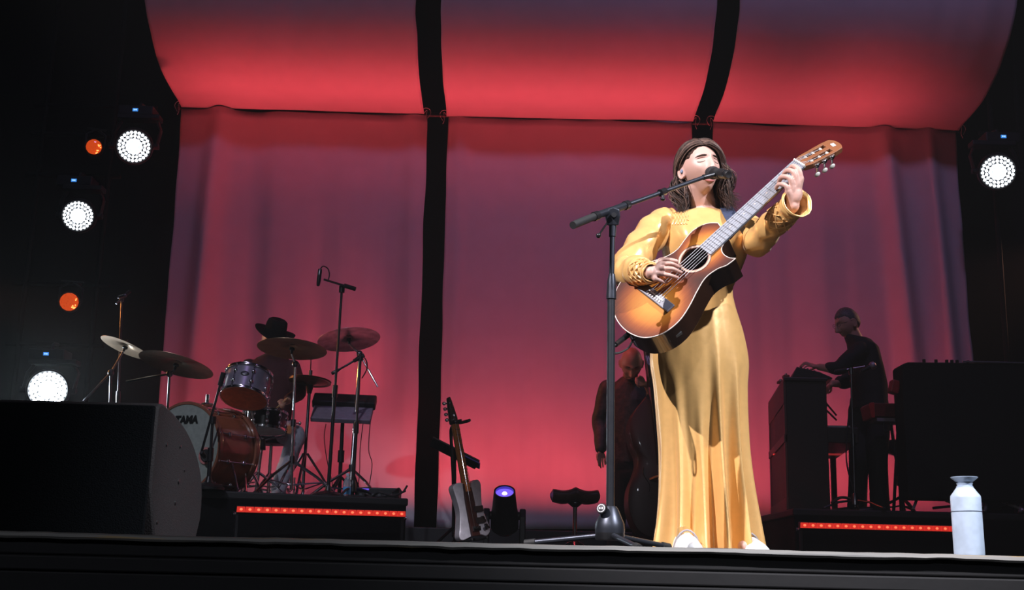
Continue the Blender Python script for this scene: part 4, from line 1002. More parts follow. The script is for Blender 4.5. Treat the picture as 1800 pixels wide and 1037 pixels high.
upright_bass()

# --- keyboard player in profile, facing the piano
def keyboardist():
    Y = 10.6; q = lambda x, y, dy=0: P(x, y, Y+dy)
    e = thing('person', 'person with short grey hair and dark shirt playing keyboards, seen in profile', 'person', (P(1525, 890, Y).x, Y, ZK))
    hc = q(1490, 568); F = Vector((-.93, -.22, -.30)); R = head_rot(F)
    b = B(); head(b, hc, R, 1.20, 5, nose=1.5, jaw=.6, brow=1.4)
    b.chain([(hc + Vector((.03, 0, -.06)), .06), (q(1507, 602), .066), (q(1516, 625), .075)])
    sR, eR, wR = q(1512, 616, -.17), q(1475, 646, -.20), q(1440, 645, -.10)
    sF, eF, wF = q(1520, 618, .17), q(1490, 668, .12), q(1462, 674, .04)
    b.chain([(q(1518, 625), .11), (q(1526, 665), .13), (q(1530, 705), .13)])
    b.chain([(sR, .05), (eR, .043), (wR, .030)]); b.chain([(sF, .05), (eF, .043), (wF, .030)])
    hand(b, wR, (q(1426, 640, -.07), q(1429, 645, -.14)), [[q(1415, 637, -.06), q(1408, 642, -.05)], [q(1415, 638, -.09), q(1406, 644, -.09)], [q(1416, 640, -.12), q(1408, 646, -.12)], [q(1419, 643, -.15), q(1413, 648, -.15)]], [q(1430, 648, -.03), q(1421, 651, -.02)])
    hand(b, wF, (q(1455, 679, .02), q(1457, 684, -.05)), [[q(1452, 683, .02), q(1452, 688, .02)], [q(1453, 685, 0), q(1452, 690, 0)], [q(1454, 687, -.02), q(1453, 692, -.02)], [q(1456, 688, -.05), q(1456, 692, -.05)]], [q(1461, 686, .03), q(1458, 690, .04)])
    legs = ((1508, 1512, .11), (1540, 1545, -.02))
    for xa, xb, dy in legs:
        an = Vector((P(xb, 880, Y).x, Y+dy, ZK+.08)); b.chain([(q(xa+6, 720, dy), .08), (q((xa+xb)/2, 805, dy), .055), (an, .04), (an+Vector((-.14, -.02, -.045)), .028)])
    b.fuse('body', SKIND, e, .0065)
    s_ = B(); R_ = []
    for (x, y, rx, ry) in ((1500, 591, .075, .075), (1508, 596, .11, .13), (1517, 609, .13, .20), (1524, 645, .145, .20), (1528, 675, .148, .185), (1529, 700, .150, .18), (1532, 722, .155, .185), (1532, 726, .13, .15)):
        c = q(x, y); R_.append([c + Vector((math.cos(t)*rx, math.sin(t)*ry, math.cos(t)*(-.02))) for t in [2*PI*j/28 for j in range(28)]])
    s_.loft(R_)
    s_.chain([(sR, .082), (sR.lerp(eR, .5), .076), (eR, .066), (eR.lerp(wR, .45), .052)])
    s_.chain([(sF, .08), (eF, .064), (eF.lerp(wF, .45), .052)])
    s_.chain([(q(1497, 601, -.02), .03), (q(1515, 598, -.06), .034)])   # collar
    for v in s_.v: v += Vector((noise.noise(v*8), noise.noise(v*8+Vector((5, 0, 0))), noise.noise(v*8+Vector((0, 7, 0)))))*.012
    s_.fuse('shirt', mat('black_shirt', (.012, .012, .014), .75, bump=.25, spec=.3), e, .010)
    t = B()
    for xa, xb, dy in legs:
        an = Vector((P(xb, 880, Y).x, Y+dy, ZK+.05)); hip = q(xa+4, 722, dy); kn = q((xa+xb)/2, 805, dy)
        t.chain([(hip, .105), (hip.lerp(kn, .5), .10), (kn, .088), (kn.lerp(an, .5), .082), (an, .085)])
    t.fuse('trousers', TROUS, e, .011)
    for xa, xb, dy in legs:
        p = Vector((P(xb, 880, Y).x-.04, Y+dy, ZK+.043)); B().chain([(p+Vector((.09, 0, 0)), .040), (p+Vector((-.06, -.01, -.004)), .038), (p+Vector((-.16, -.02, -.012)), .030)]).build('shoe', SHOE, e)
    h = B(); bm = bmesh.new(); bmesh.ops.create_icosphere(bm, subdivisions=4, radius=1)
    for v in bm.verts:
        d = v.co.normalized(); k = 1.07 + .02*noise.noise(d*7)
        k = .93 + (k-.93)*ss(-.07, .07, d.z - (.46 - .62*ss(-.55, .35, d.y) - .35*ss(.2, .9, d.y)) + .06*noise.noise(d*8))
        v.co = hc + R @ (head_pt(d)*1.20*k)
    h.add([v.co.copy() for v in bm.verts], [tuple(v.index for v in f.verts) for f in bm.faces]); bm.free()
    h.build('hair', mat('grey_hair', (.09, .08, .075), .55, var=.5, scale=90, bump=.4), e)
    g = B()   # glasses
    for sx in (-1, 1):
        cc = Vector((sx*.033, -.094, .004)); g.tube([hc + R @ ((cc + Vector((.021*math.cos(t), 0, .016*math.sin(t))))*1.20) for t in [2*PI*i/14 for i in range(15)]], .0018, 5)
        g.tube([hc + R @ (Vector((sx*.054, -.086, .006))*1.20), hc + R @ (Vector((sx*.078, .01, .008))*1.20)], .0018, 5)
    g.tube([hc + R @ (Vector((-.012, -.098, .006))*1.20), hc + R @ (Vector((.012, -.098, .006))*1.20)], .0018, 5)
    g.build('glasses', STEELD, e)
keyboardist()

# --- drummer
def drummer():
    Y = 10.75; q = lambda x, y, dy=0: P(x, y, Y+dy)
    e = thing('person', 'person in a black brimmed hat, dark red top and pale jeans seated behind the drums', 'person', (P(472, 860, Y).x, Y, ZR))
    hc = q(480, 594, -.06); F = Vector((.10, -.95, -.40)); R = head_rot(F, (.24, 0, 1))
    b = B(); head(b, hc, R, 1.10, 4, jaw=.6)
    b.chain([(hc + Vector((0, .03, -.06)), .058), (q(480, 622, .0), .062), (q(478, 645), .075)])
    sR, eR, wR = q(438, 646, .0), q(424, 690, -.10), q(440, 700, -.36)
    sL, eL, wL = q(514, 648, .0), q(526, 690, -.10), q(503, 706, -.38)
    b.chain([(q(477, 650), .11), (q(476, 690), .13), (q(474, 738), .14)])
    b.chain([(sR, .05), (eR, .042), (wR, .029)]); b.chain([(sL, .05), (eL, .042), (wL, .029)])
    hand(b, wR, (q(446, 702, -.46), q(441, 707, -.46)), [[q(450, 704, -.50), q(449, 709, -.49)], [q(448, 706, -.50), q(447, 711, -.49)], [q(446, 708, -.50), q(445, 712, -.48)], [q(443, 709, -.49), q(443, 713, -.47)]], [q(446, 699, -.44), q(452, 701, -.48)])
    hand(b, wL, (q(495, 707, -.46), q(500, 711, -.46)), [[q(491, 709, -.50), q(492, 714, -.49)], [q(493, 711, -.50), q(494, 716, -.49)], [q(496, 712, -.50), q(496, 717, -.48)], [q(499, 713, -.49), q(499, 717, -.47)]], [q(495, 703, -.44), q(489, 706, -.48)])
    kR, kL = q(424, 750, -.42), q(520, 768, -.36); aR = Vector((P(424, 850, Y).x-.02, Y-.46, ZR+.09)); aL = Vector((P(506, 850, Y).x, Y-.42, ZR+.09))
    hR, hL = q(452, 758), q(496, 758)
    for h_, k_, a_ in ((hR, kR, aR), (hL, kL, aL)):
        b.chain([(h_, .08), (k_, .058), (a_, .04), (a_+Vector((0, -.14, -.045)), .028)])
    b.fuse('body', SKIND, e, .0065)
    s_ = B(); R_ = []
    for (x, y, rx, ry) in ((480, 622, .068, .07), (479, 630, .14, .09), (478, 640, .20, .11), (477, 665, .215, .13), (476, 700, .20, .135), (474, 740, .19, .14), (474, 752, .185, .14), (474, 756, .15, .11)):
        c = q(x, y); R_.append([c + Vector((math.cos(t)*rx, math.sin(t)*ry, 0)) for t in [2*PI*j/28 for j in range(28)]])
    s_.loft(R_)
    s_.chain([(sR, .080), (sR.lerp(eR, .5), .073), (eR, .064), (eR.lerp(wR, .75), .048)])
    s_.chain([(sL, .080), (sL.lerp(eL, .5), .073), (eL, .064), (eL.lerp(wL, .75), .048)])
    for v in s_.v: v += Vector((noise.noise(v*8), noise.noise(v*8+Vector((5, 0, 0))), 0))*.012
    s_.fuse('top', mat('maroon_top', (.045, .008, .010), .85, bump=.2), e, .010)
    t = B()
    for h_, k_, a_ in ((hR, kR, aR), (hL, kL, aL)):
        t.chain([(h_, .105), (h_.lerp(k_, .55), .098), (k_, .082), (k_.lerp(a_, .5), .074), (a_, .068)])
    t.chain([(hR, .12), (hL, .12)])
    for v in t.v: v += Vector((noise.noise(v*10), noise.noise(v*10+Vector((5, 0, 0))), 0))*.010
    t.fuse('jeans', mat('pale_jeans', (.36, .36, .42), .8, bump=.2, scale=50), e, .010)
    for a_ in (aR, aL):
        p = a_ + Vector((0, -.04, -.048)); B().chain([(p+Vector((0, .08, 0)), .040), (p+Vector((0, -.07, -.003)), .038), (p+Vector((0, -.16, -.012)), .030)]).build('shoe', mat('pale_shoe', (.45, .44, .46), .5), e)
    # hat
    hr = R; h = B(); R_ = []; oc = hc + hr @ Vector((0, .0, .050)); seg = 40
    prof = [(1.0, -.02), (.99, .03), (.95, .07), (.88, .095), (.70, .108), (.35, .100), (.05, .092)]
    for k, z in prof:
        R_.append([oc + hr @ Vector((.098*k*math.cos(a)*(1-.16*ss(.05, .10, z)*max(0, -math.sin(a))), .116*k*math.sin(a), z*1.15 - .02*ss(.09, .1, z)*math.cos(a*2)*0)) for a in [2*PI*j/seg for j in range(seg)]])
    h.loft(R_); h.build('hat_crown', mat('black_felt', (.008, .007, .008), .9, bump=.1, spec=.1), e)
    h = B(); R_ = []
    for k, dz in ((1.0, .004), (1.45, .0), (1.85, .004), (2.05, .012), (2.05, .008), (1.85, -.002), (1.45, -.006), (.98, -.004)):
        R_.append([oc + hr @ Vector((.084*k*math.cos(a)*1.06, .10*k*math.sin(a)*.90, -.018+dz + (k-1)*(.030*abs(math.cos(a)) - .022*max(0, -math.sin(a))))) for a in [2*PI*j/seg for j in range(seg)]])
    h.loft(R_, caps=False); h.build('hat_brim', mat('black_felt', (.008, .007, .008), .9), e)
    h = B().loft([[oc + hr @ Vector((.0895*math.cos(a), .1095*math.sin(a), z)) for a in [2*PI*j/seg for j in range(seg)]] for z in (-.014, .012)], caps=False); h.build('hat_band', mat('hat_band', (.02, .016, .016), .5), e)
    for nm, w_, tip in (('stick', q(449, 704, -.48), q(470, 730, -.60)), ('stick', q(494, 710, -.48), q(470, 732, -.62))):
        d = (tip-w_).normalized()
        st = B().tube([w_-d*.10, tip-d*.06, tip], [.0075, .0065, .004], 8); st.ell(tip, (.007, .007, .007), None, 8, 6)
        tag(st.build('drumstick', mat('hickory', (.55, .36, .18), .5)), 'drumstick in the drummer\'s %s hand' % ('right' if w_.x < P(470, 700, Y).x else 'left'), 'drumstick', 'drumsticks')
drummer()

# ------------------------------------------------------------------ acoustic guitar held by the singer
GW = (CR*-.39 + CU*.555 - _F*.735).normalized()
GU = CR*.727 + CU*.675 - _F*-.123; GU = (GU - GW*GU.dot(GW)).normalized(); GV = GW.cross(GU)
GO = P(1155, 522, 4.12); GM = frame(GO, GU, GV, GW)
def GP(px, py, off=0):
    """point at height off above the guitar's soundboard plane, seen at pixel (px,py)"""
    d = (P(px, py, 4)-CAM).normalized(); o = GO + GW*off
    return CAM + d*((o-CAM).dot(GW)/d.dot(GW))
def G2(px, py):
    p = GP(px, py)-GO; return (p.dot(GU), p.dot(GV))
def boolcut(o, cutter):
    me = cutter.mesh('cut'); c = bpy.data.objects.new('cut', me); COL.objects.link(c); c.matrix_world = o.matrix_world if False else Matrix.Identity(4)
    md = o.modifiers.new('b', 'BOOLEAN'); md.object = c; md.operation = 'DIFFERENCE'; md.solver = 'EXACT'
    bpy.context.view_layer.update()
    nm = bpy.data.meshes.new_from_object(o.evaluated_get(bpy.context.evaluated_depsgraph_get()))
    o.modifiers.remove(md); o.data = nm; bpy.data.objects.remove(c); bpy.data.meshes.remove(me)
def acoustic():
    e = thing('acoustic_guitar', 'sunburst cutaway acoustic guitar held by the singer', 'guitar', GO)
    A = [(1262, 392), (1248, 392), (1234, 396), (1217, 406), (1204, 421), (1192, 437), (1177, 448), (1154, 457), (1130, 465), (1106, 480), (1089, 499), (1080, 522), (1079, 547), (1089, 569), (1107, 585), (1130, 593), (1154, 590), (1176, 579), (1196, 561), (1212, 537), (1226, 510), (1240, 488), (1260, 473), (1277, 466), (1293, 454)]
    Bq = [(1293, 454), (1282, 453), (1272, 447), (1268, 438), (1272, 428), (1281, 419)]
    f = lambda L, n: [(p.x, p.y) for p in catmull([(a, b_, 0) for a, b_ in [G2(*q) for q in L]], n)]
    poly = f(A, 5) + f(Bq, 4)[1:]
    hole = GM.inverted() @ GP(1221, 455); hr = .0475
    side = mat('guitar_side', (.030, .013, .008), .22, var=.3, scale=6, coat=.8)
    ring = [(hole.x+hr*math.cos(2*PI*i/40), hole.y+hr*math.sin(2*PI*i/40)) for i in range(40)]
    def local(b, name, m, **k):
        o = b.build(name, m, None, **k); o.matrix_basis = GM; attach(o, e); o.matrix_basis = GM; return o
    I = Matrix.Identity(4)
    R_ = []
    cx, cy = -.02, .0
    bd = B()
    bd.prism(poly, I, -.108, -.003)
    o = bd.build('body', [side], None, sharp=40); boolcut(o, B().prism(ring, I, -.085, .02)); o.data.shade_smooth(); o.data.set_sharp_from_angle(angle=.7)
    md = o.modifiers.new('bevel', 'BEVEL'); md.width = .006; md.segments = 2; md.limit_method = 'ANGLE'; md.angle_limit = 1.0
    o.matrix_basis = GM; attach(o, e)
    M = bpy.data.materials.new('sunburst_top'); M.use_nodes = True; nt = M.node_tree; N = nt.nodes; bs = N['Principled BSDF']
    bs.inputs['Roughness'].default_value = .55; bs.inputs['Specular IOR Level'].default_value = .18; bs.inputs['Coat Weight'].default_value = 0; bs.inputs['Coat Roughness'].default_value = .18
    tc = N.new('ShaderNodeTexCoord')
    def dist(c, r):
        mp = N.new('ShaderNodeVectorMath'); mp.operation = 'SUBTRACT'; mp.inputs[1].default_value = c
        sc = N.new('ShaderNodeVectorMath'); sc.operation = 'MULTIPLY'; sc.inputs[1].default_value = (1/r[0], 1/r[1], 0)
        ln = N.new('ShaderNodeVectorMath'); ln.operation = 'LENGTH'
        nt.links.new(tc.outputs['Object'], mp.inputs[0]); nt.links.new(mp.outputs[0], sc.inputs[0]); nt.links.new(sc.outputs[0], ln.inputs[0]); return ln.outputs['Value']
    us = [p[0] for p in poly]; vs = [p[1] for p in poly]
    c1 = G2(1150, 532); c2 = G2(1238, 437)
    d1 = dist((c1[0], c1[1], 0), (.185, .205)); d2 = dist((c2[0], c2[1], 0), (.15, .130))
    mn = N.new('ShaderNodeMath'); mn.operation = 'SMOOTH_MIN'; mn.inputs[2].default_value = .25
    nt.links.new(d1, mn.inputs[0]); nt.links.new(d2, mn.inputs[1])
    wv = N.new('ShaderNodeTexNoise'); mpg = N.new('ShaderNodeMapping'); mpg.inputs['Scale'].default_value = (6, 220, 1)
    nt.links.new(tc.outputs['Object'], mpg.inputs['Vector']); nt.links.new(mpg.outputs['Vector'], wv.inputs['Vector']); wv.inputs['Scale'].default_value = 1
    ad = N.new('ShaderNodeMath'); ad.operation = 'MULTIPLY_ADD'; ad.inputs[1].default_value = .10
    nt.links.new(wv.outputs['Fac'], ad.inputs[0]); nt.links.new(mn.outputs[0], ad.inputs[2])
    cr = N.new('ShaderNodeValToRGB'); el = cr.color_ramp.elements
    el[0].position = .25; el[0].color = (.52, .22, .035, 1); el[1].position = .95; el[1].color = (.035, .007, .003, 1)
    for p, c in ((.46, (.43, .14, .018, 1)), (.62, (.22, .05, .008, 1)), (.78, (.08, .014, .004, 1))):
        k = el.new(p); k.color = c
    nt.links.new(ad.outputs[0], cr.inputs['Fac']); nt.links.new(cr.outputs['Color'], bs.inputs['Base Color'])
    o = B().prism(poly, I, -.003, .0).build('soundboard', M, None, False); boolcut(o, B().prism(ring, I, -.02, .02)); o.matrix_basis = GM; attach(o, e)
    pale = mat('binding', (.62, .52, .46), .4)
    local(B().tube([Vector((p[0], p[1], -.001)) for p in poly + poly[:1]], .0019, 6), 'binding', pale)
    for r0, r1, m_ in ((.0475, .0505, mat('rosette_dark', (.10, .03, .02), .4)), (.0505, .0575, mat('rosette_pale', (.55, .32, .22), .4)), (.0575, .060, mat('rosette_dark', (.10, .03, .02), .4))):
        local(B().lathe([(r0, .0002), (r0, .0012), (r1, .0012), (r1, .0002), (r0, .0002)], (hole.x, hole.y, 0), (0, 0, 1), 40, caps=False), 'rosette', m_)
    # fretboard, neck, nut
    nut = GM.inverted() @ GP(1405, 290); nutc = nut
    dirn = Vector((nut.x, nut.y, 0)).normalized()   # string line from the bridge to the nut
    perpv = Vector((-dirn.y, dirn.x, 0)); L = Vector((nut.x, nut.y, 0)).length
    Fm = frame(Vector((0, 0, 0)), dirn, perpv, Vector((0, 0, 1)))
    s0 = (Vector((hole.x, hole.y, 0))).dot(dirn) + hr*.92
    def slab(x0, x1, w0, w1, z0, z1):
        b = B(); vs = [Fm @ Vector((x, y*w/2, z)) for z in (z0, z1) for x, y, w in ((x0, -1, w0), (x1, -1, w1), (x1, 1, w1), (x0, 1, w0))]
        return b.add(vs, [(3, 2, 1, 0), (4, 5, 6, 7), (0, 1, 5, 4), (1, 2, 6, 5), (2, 3, 7, 6), (3, 0, 4, 7)])
    fb = mat('fretboard', (.20, .215, .255), .36, var=.1, spec=1.0)  # glare of the spots is put into this grey-blue base
    local(slab(s0, L, .060, .052, .001, .010), 'fretboard', fb, smooth=False)
    R_ = []
    for x, w_, d_ in ((s0+.095, .058, .028), (s0+.12, .056, .022), (L-.03, .050, .020), (L, .050, .022)):
        R_.append([Fm @ Vector((x, w_/2*math.cos(a), .001 - d_*math.sin(a))) for a in [PI*i/10 for i in range(11)]])
    local(B().loft(R_), 'neck', mat('neck_mahogany', (.16, .06, .03), .3, coat=.4))
    sl = L*1.0
    for i in range(19):
        x = sl*2**(-i/12.)
        if x > s0+.004 and i > 0: local(slab(x-.0012, x+.0012, .056, .056, .010, .0114), 'fret', CHROME, smooth=False)
    for i in (5, 7, 9, 12):
        x = sl*(2**(-i/12.)+2**(-(i-1)/12.))/2
        local(B().cyl(Fm @ Vector((x, 0, .0095)), Fm @ Vector((x, 0, .0106)), .0035, seg=12), 'inlay', pale)
    local(slab(L, L+.006, .053, .053, .001, .0135), 'nut', mat('bone', (.75, .72, .65), .4), smooth=False)
    # bridge on the soundboard
    local(slab(-.022, .014, .165, .165, .0, .009), 'bridge', mat('bridge_wood', (.10, .10, .13), .35, spec=.8), smooth=False, bevel=.003)
    local(slab(-.003, .001, .075, .075, .009, .0125), 'saddle', mat('bone', (.75, .72, .65), .4), smooth=False)
    for i in range(6):
        local(B().cyl(Fm @ Vector((-.012, (i-2.5)*.012, .009)), Fm @ Vector((-.012, (i-2.5)*.012, .0125)), .0030, seg=10), 'bridge_pin', pale)
    # headstock, bent back
    th = math.radians(20); hd = dirn*math.cos(th) - Vector((0, 0, 1))*math.sin(th); hn = dirn*math.sin(th) + Vector((0, 0, 1))*math.cos(th)
    Hm = frame(dirn*(L+.004) + Vector((0, 0, .004)), hd, perpv, hn)
    def hb(b, poly_): return b.prism(poly_, Hm, -.018, .003)
    b = B()
    hb(b, [(0, -.026), (.028, -.034), (.028, .034), (0, .026)])
    hb(b, [(.028, -.008), (.135, -.008), (.135, .008), (.028, .008)])
    hb(b, [(.028, -.034), (.135, -.037), (.135, -.024), (.028, -.022)]); hb(b, [(.028, .022), (.135, .024), (.135, .037), (.028, .034)])
    hb(b, [(.135, -.037), (.172, -.034), (.183, -.018), (.186, 0), (.183, .018), (.172, .034), (.135, .037)])
    local(b, 'headstock', mat('headstock_wood', (.20, .075, .032), .35, scale=12, coat=.3), smooth=False, bevel=.0015)
    local(B().prism([(.022, -.021), (.140, -.023), (.140, .023), (.022, .021)], Hm, -.0175, -.0165), 'slot_shade_floor', mat('slot_shade', (.015, .01, .01), .6), smooth=False)  # dark sheet stands in for the shade inside the slots
    local(B().prism([(.152, -.008), (.165, -.010), (.168, .006), (.155, .010)], Hm, .003, .0042), 'emblem', mat('pearl', (.72, .70, .78), .25), smooth=False)
    for sd in (-1, 1):
        for i in range(3):
            x = .045+.036*i; c0 = Hm @ Vector((x, sd*.0095, -.006)); c1 = Hm @ Vector((x, sd*.023, -.006))
            local(B().cyl(c0, c1, .0052, seg=12), 'roller', mat('bone', (.75, .72, .65), .4))
            b = B().box(Hm @ Vector((x, sd*.039, -.010)), (.022, .004, .012), Hm.to_3x3()); b.tube([Hm @ Vector((x, sd*.036, -.010)), Hm @ Vector((x+.002, sd*.039, -.028)), Hm @ Vector((x+.002, sd*.039, -.040))], .003, 8)
            b.ell(Hm @ Vector((x, sd*.040, -.012)), (.009, .006, .009), None, 10, 6)
            o = local(b, 'tuner', CHROME)
            bb = B().ell(Hm @ Vector((x+.002, sd*.041, -.049)), (.013, .006, .010), Hm.to_3x3(), 14, 8)
            local(bb, 'tuner_button', mat('tuner_pearl', (.60, .58, .52), .3))
    b = B()
    for i in range(6):
        y0, y1 = (i-2.5)*.0112, (i-2.5)*.0082
        b.tube([Fm @ Vector((-.012, y0, .012)), Fm @ Vector((0, y0, .0132)), Fm @ Vector((L+.003, y1, .0145)), Hm @ Vector((.045+.036*(2-abs(int(i-2.5) if i > 2 else 2-i)) if False else .045+.036*([2, 1, 0, 0, 1, 2][i]), (.016 if i > 2 else -.016), -.002))], .0007 + .0003*(i > 2), 6)
    local(b, 'strings', mat('string_silver', (.80, .80, .85), .25, .6))
    # strap over the left shoulder, end pin, jack and cable
    st = catmull([P(1276, 362, 4.44), P(1281, 372, 4.36), P(1288, 384, 4.325), P(1296, 396, 4.32), P(1300, 410, 4.34), P(1292, 424, 4.36)], 6)
    b = B(); rows = []
    for i, p in enumerate(st):
        t = (st[min(i+1, len(st)-1)]-st[max(0, i-1)]).normalized(); sd = t.cross(Vector((0, -1, .3))).normalized()
        rows.append([p - sd*.026, p + sd*.026, p + sd*.026 + Vector((0, .004, 0)), p - sd*.026 + Vector((0, .004, 0))])
    b.loft(rows); b.build('strap', mat('strap_webbing', (.035, .045, .085), .55, bump=.2, scale=80), e, sharp=50)
    q = GP(1106, 587, -.055); q2 = P(1082, 606, 4.08)
    b = B().tube([q, q.lerp(q2, .5), q2], [.010, .0095, .009], 12); b.tube([q + (q-q2)*.12, q], .013, 12); b.build('jack_plug', BLACKM, e)
    q3 = P(1076, 611, 4.07)
    B().tube(catmull([q2, q3, P(1073, 618, 4.06), P(1085, 621, 4.07), P(1104, 612, 4.12), P(1113, 596, 4.18)], 6), .0035, 8).build('jack_cable', RUBBER, e)
    p0, p1 = Vector(G2(1188, 569)), Vector(G2(1170, 581)); tg = (p1-p0).normalized(); nr = Vector((-tg.y, tg.x))
    if nr.dot((p0+p1)/2 - Vector((0, 0))) < 0: nr = -nr
    mid = (p0+p1)/2 + nr*.001
    local(B().box(Vector((mid.x, mid.y, -.058)), (.050, .005, .013), Matrix((Vector((tg.x, tg.y, 0)), Vector((nr.x, nr.y, 0)), Vector((0, 0, 1)))).transposed()), 'side_glint', mat('glint_steel', (.20, .21, .22), .45, .6), smooth=False)  # small plate stands in for a glint on the guitar's side
    return e
acoustic()

# ------------------------------------------------------------------ the singer
GOLD = None
def satin():
    M = mat('gold_satin', (.76, .445, .155), .33, .25, var=.04, scale=40, sheen=.1, spec=.7, bump=.05); return M
def singer():
    e = thing('person', 'singer with shoulder-length brown hair in a long gold satin dress playing a guitar', 'person', (P(1236, 980, 4.5).x, 4.5, 0))
    hc = P(1230, 298, 4.40); F = Vector((.30, -.94, .16)); R = head_rot(F, (-.07, 0, 1)); SC = .95
    H = lambda x, y, z: hc + R @ (Vector((x, y, z))*SC)
    b = B(); head(b, hc, R, SC, 5, nose=1.12, jaw=1.15, lids=1.2, brow=1.3)
    b.chain([(H(0, .02, -.06), .050), (P(1232, 345, 4.43), .049), (P(1236, 366, 4.455), .056), (P(1238, 385, 4.46), .07)], 20)
    sR, eR = P(1166, 392, 4.44), P(1104, 477, 4.27); wR = GP(1143, 479, .078)
    sL, eL = P(1312, 398, 4.45), P(1328, 424, 4.33); wL = GP(1394, 362, -.022)
    b.chain([(P(1238, 400, 4.46), .09), (P(1236, 440, 4.46), .10), (P(1230, 500, 4.46), .085), (P(1226, 570, 4.47), .11), (P(1228, 640, 4.48), .12)], 16)
    b.chain([(sR, .04), (eR, .034), (wR, .0225)]); b.chain([(sL, .04), (eL, .034), (wL, .0225)])
    hand(b, wR, (GP(1161, 463, .078), GP(1151, 490, .070)),
         [[GP(1178, 463, .066), GP(1187, 466, .050), GP(1193, 469, .030)], [GP(1179, 472, .068), GP(1190, 476, .050), GP(1197, 479, .030)], [GP(1173, 483, .064), GP(1184, 486, .046), GP(1191, 488, .028)], [GP(1160, 493, .060), GP(1167, 496, .045), GP(1172, 497, .030)]],
         [GP(1160, 458, .064), GP(1176, 457, .055), GP(1189, 459, .044)], .0078)
    hand(b, wL, (GP(1408, 314, .026), GP(1385, 337, .028)),
         [[GP(1404, 298, .044), GP(1393, 292, .040), GP(1386, 301, .018)], [GP(1395, 303, .050), GP(1383, 300, .044), GP(1376, 310, .018)], [GP(1388, 313, .050), GP(1374, 311, .043), GP(1369, 321, .018)], [GP(1381, 326, .046), GP(1369, 324, .038), GP(1364, 331, .018)]],
         [GP(1404, 335, -.030), GP(1396, 310, -.040), GP(1386, 300, -.036)], .0096)
    b.ell(GP(1398, 338, .006), (.026, .018, .040), None, 16, 10)
    for x0, x1, yy in ((1200, 1203, 4.42), (1262, 1300, 4.46)):
        an = Vector((P(x1, 950, yy).x, yy, .09)); b.chain([(P(x0, 640, 4.5), .075), (P((x0+x1)/2, 800, 4.46), .05), (an, .032), (an+Vector((0, -.10, -.045)), .024)])
    body = b.fuse('body', SKIN, e, .0034, 1)
    # lips, brows, lashes shaped onto the face
    from mathutils.bvhtree import BVHTree
    bv = BVHTree.FromPolygons([v.co.copy() for v in body.data.vertices], [tuple(p.vertices) for p in body.data.polygons])
    def on(x, z, out=0.):
        o = H(x, -.25, z); d = -(R.col[1]) * -1
        r = bv.ray_cast(o, R.col[1]); return (r[0] if r[0] else H(x, -.095, z)) - R.col[1]*out
    for sx in (-1, 1):
        B().tube([on(sx*(.013+.037*t), .0165+.007*math.sin(t*2.4)-.006*t, .0004) for t in [i/9 for i in range(10)]], [.0014, .0024, .0028, .0028, .0026, .0024, .0021, .0017, .0013, .0008], 8, flat=1).build('eyebrow', mat('brow_hair', (.035, .018, .012), .7), e)
        B().tube([on(sx*(.019+.028*t), -.0045-.0042*math.sin(t*PI), .0003) for t in [i/9 for i in range(10)]], [.0006, .0010, .0013, .0014, .0015, .0016, .0016, .0015, .0013, .0007], 8).build('eyelashes', mat('lash', (.018, .010, .010), .7), e)
        B().tube([on(sx*(.017+.030*t), .0095+.0015*math.sin(t*PI), -.0004) for t in [i/8 for i in range(9)]], [.0004, .0012, .0016, .0019, .002, .0019, .0016, .0011, .0004], 6).build('eyelid_crease', mat('crease_shade', (.22, .10, .08), .6), e)  # shade in the lid crease is put in as a dark colour
    for sx in (-1, 1): B().ell(on(sx*.0075, -.0515, -.0012), (.0036, .003, .0026), R, 10, 6).build('nostril', mat('nostril_shade', (.10, .03, .025), .7), e)  # dark spots stand in for the shade in the nostrils
    lip = mat('lips', (.52, .17, .16), .35)
    for nm, z0, zz, r in (('upper_lip', -.0690, .0022, .0042), ('lower_lip', -.0805, -.0028, .0050)):
        B().tube([on(.021*t, z0 + zz*math.cos(t*PI*.5)*(1 if nm == 'lower_lip' else (1-.5*ga(t, .18))) - (.0015*abs(t) if nm == 'upper_lip' else -.003*t*t), -.0012) for t in [-1+i/6 for i in range(13)]], [r*(.25+.75*math.cos((-1+i/6)*PI*.46)) for i in range(13)], 8, flat=.9).build(nm, lip, e)
    B().tube([on(.017*t, -.0745+.001*t*t, -.0008) for t in [-1+i/5 for i in range(11)]], [.0026*(.2+.8*math.cos((-1+i/5)*PI*.46)) for i in range(11)], 8).build('mouth_opening', mat('mouth_dark', (.05, .012, .012), .5), e)
    # in-ear monitor
    ee = H(-.0775, .006, -.012); b = B().ell(ee, (.005, .008, .010), R, 12, 8); b.ell(ee + R @ Vector((-.004, -.002, -.002)), (.004, .006, .007), R, 10, 6); b.build('ear_monitor', mat('monitor_clear', (.22, .28, .42), .15, coat=.5), e)
    # hair: cap plus wavy locks
    h = B(); bm = bmesh.new(); bmesh.ops.create_icosphere(bm, subdivisions=4, radius=1)
    for v in bm.verts:
        d = v.co.normalized(); p = head_pt(d)
        hl = .56 + .22*ss(.0, .5, d.x*.9)
        diff = d.z - (hl - 1.55*ss(-.86, .30, d.y)) + .10*noise.noise(d*6)
        k = ss(-.06, .10, diff)
        if d.x < 0 and d.z < .22: k *= ss(.12, .30, d.y)
        v.co = H(*(p*(.93 + (.125+.02*noise.noise(d*9))*k)))
    h.add([v.co.copy() for v in bm.verts], [tuple(v.index for v in f.verts) for f in bm.faces]); bm.free()
    hair = mat('brown_hair', (.046, .025, .020), .50, var=.6, scale=60, spec=.3)
    h.build('hair_cap', mat('hair_base', (.045, .022, .015), .75, var=.7, scale=120, bump=.8, spec=.15), e)
    rnd = random.Random(11); lk = B(); tips = B()
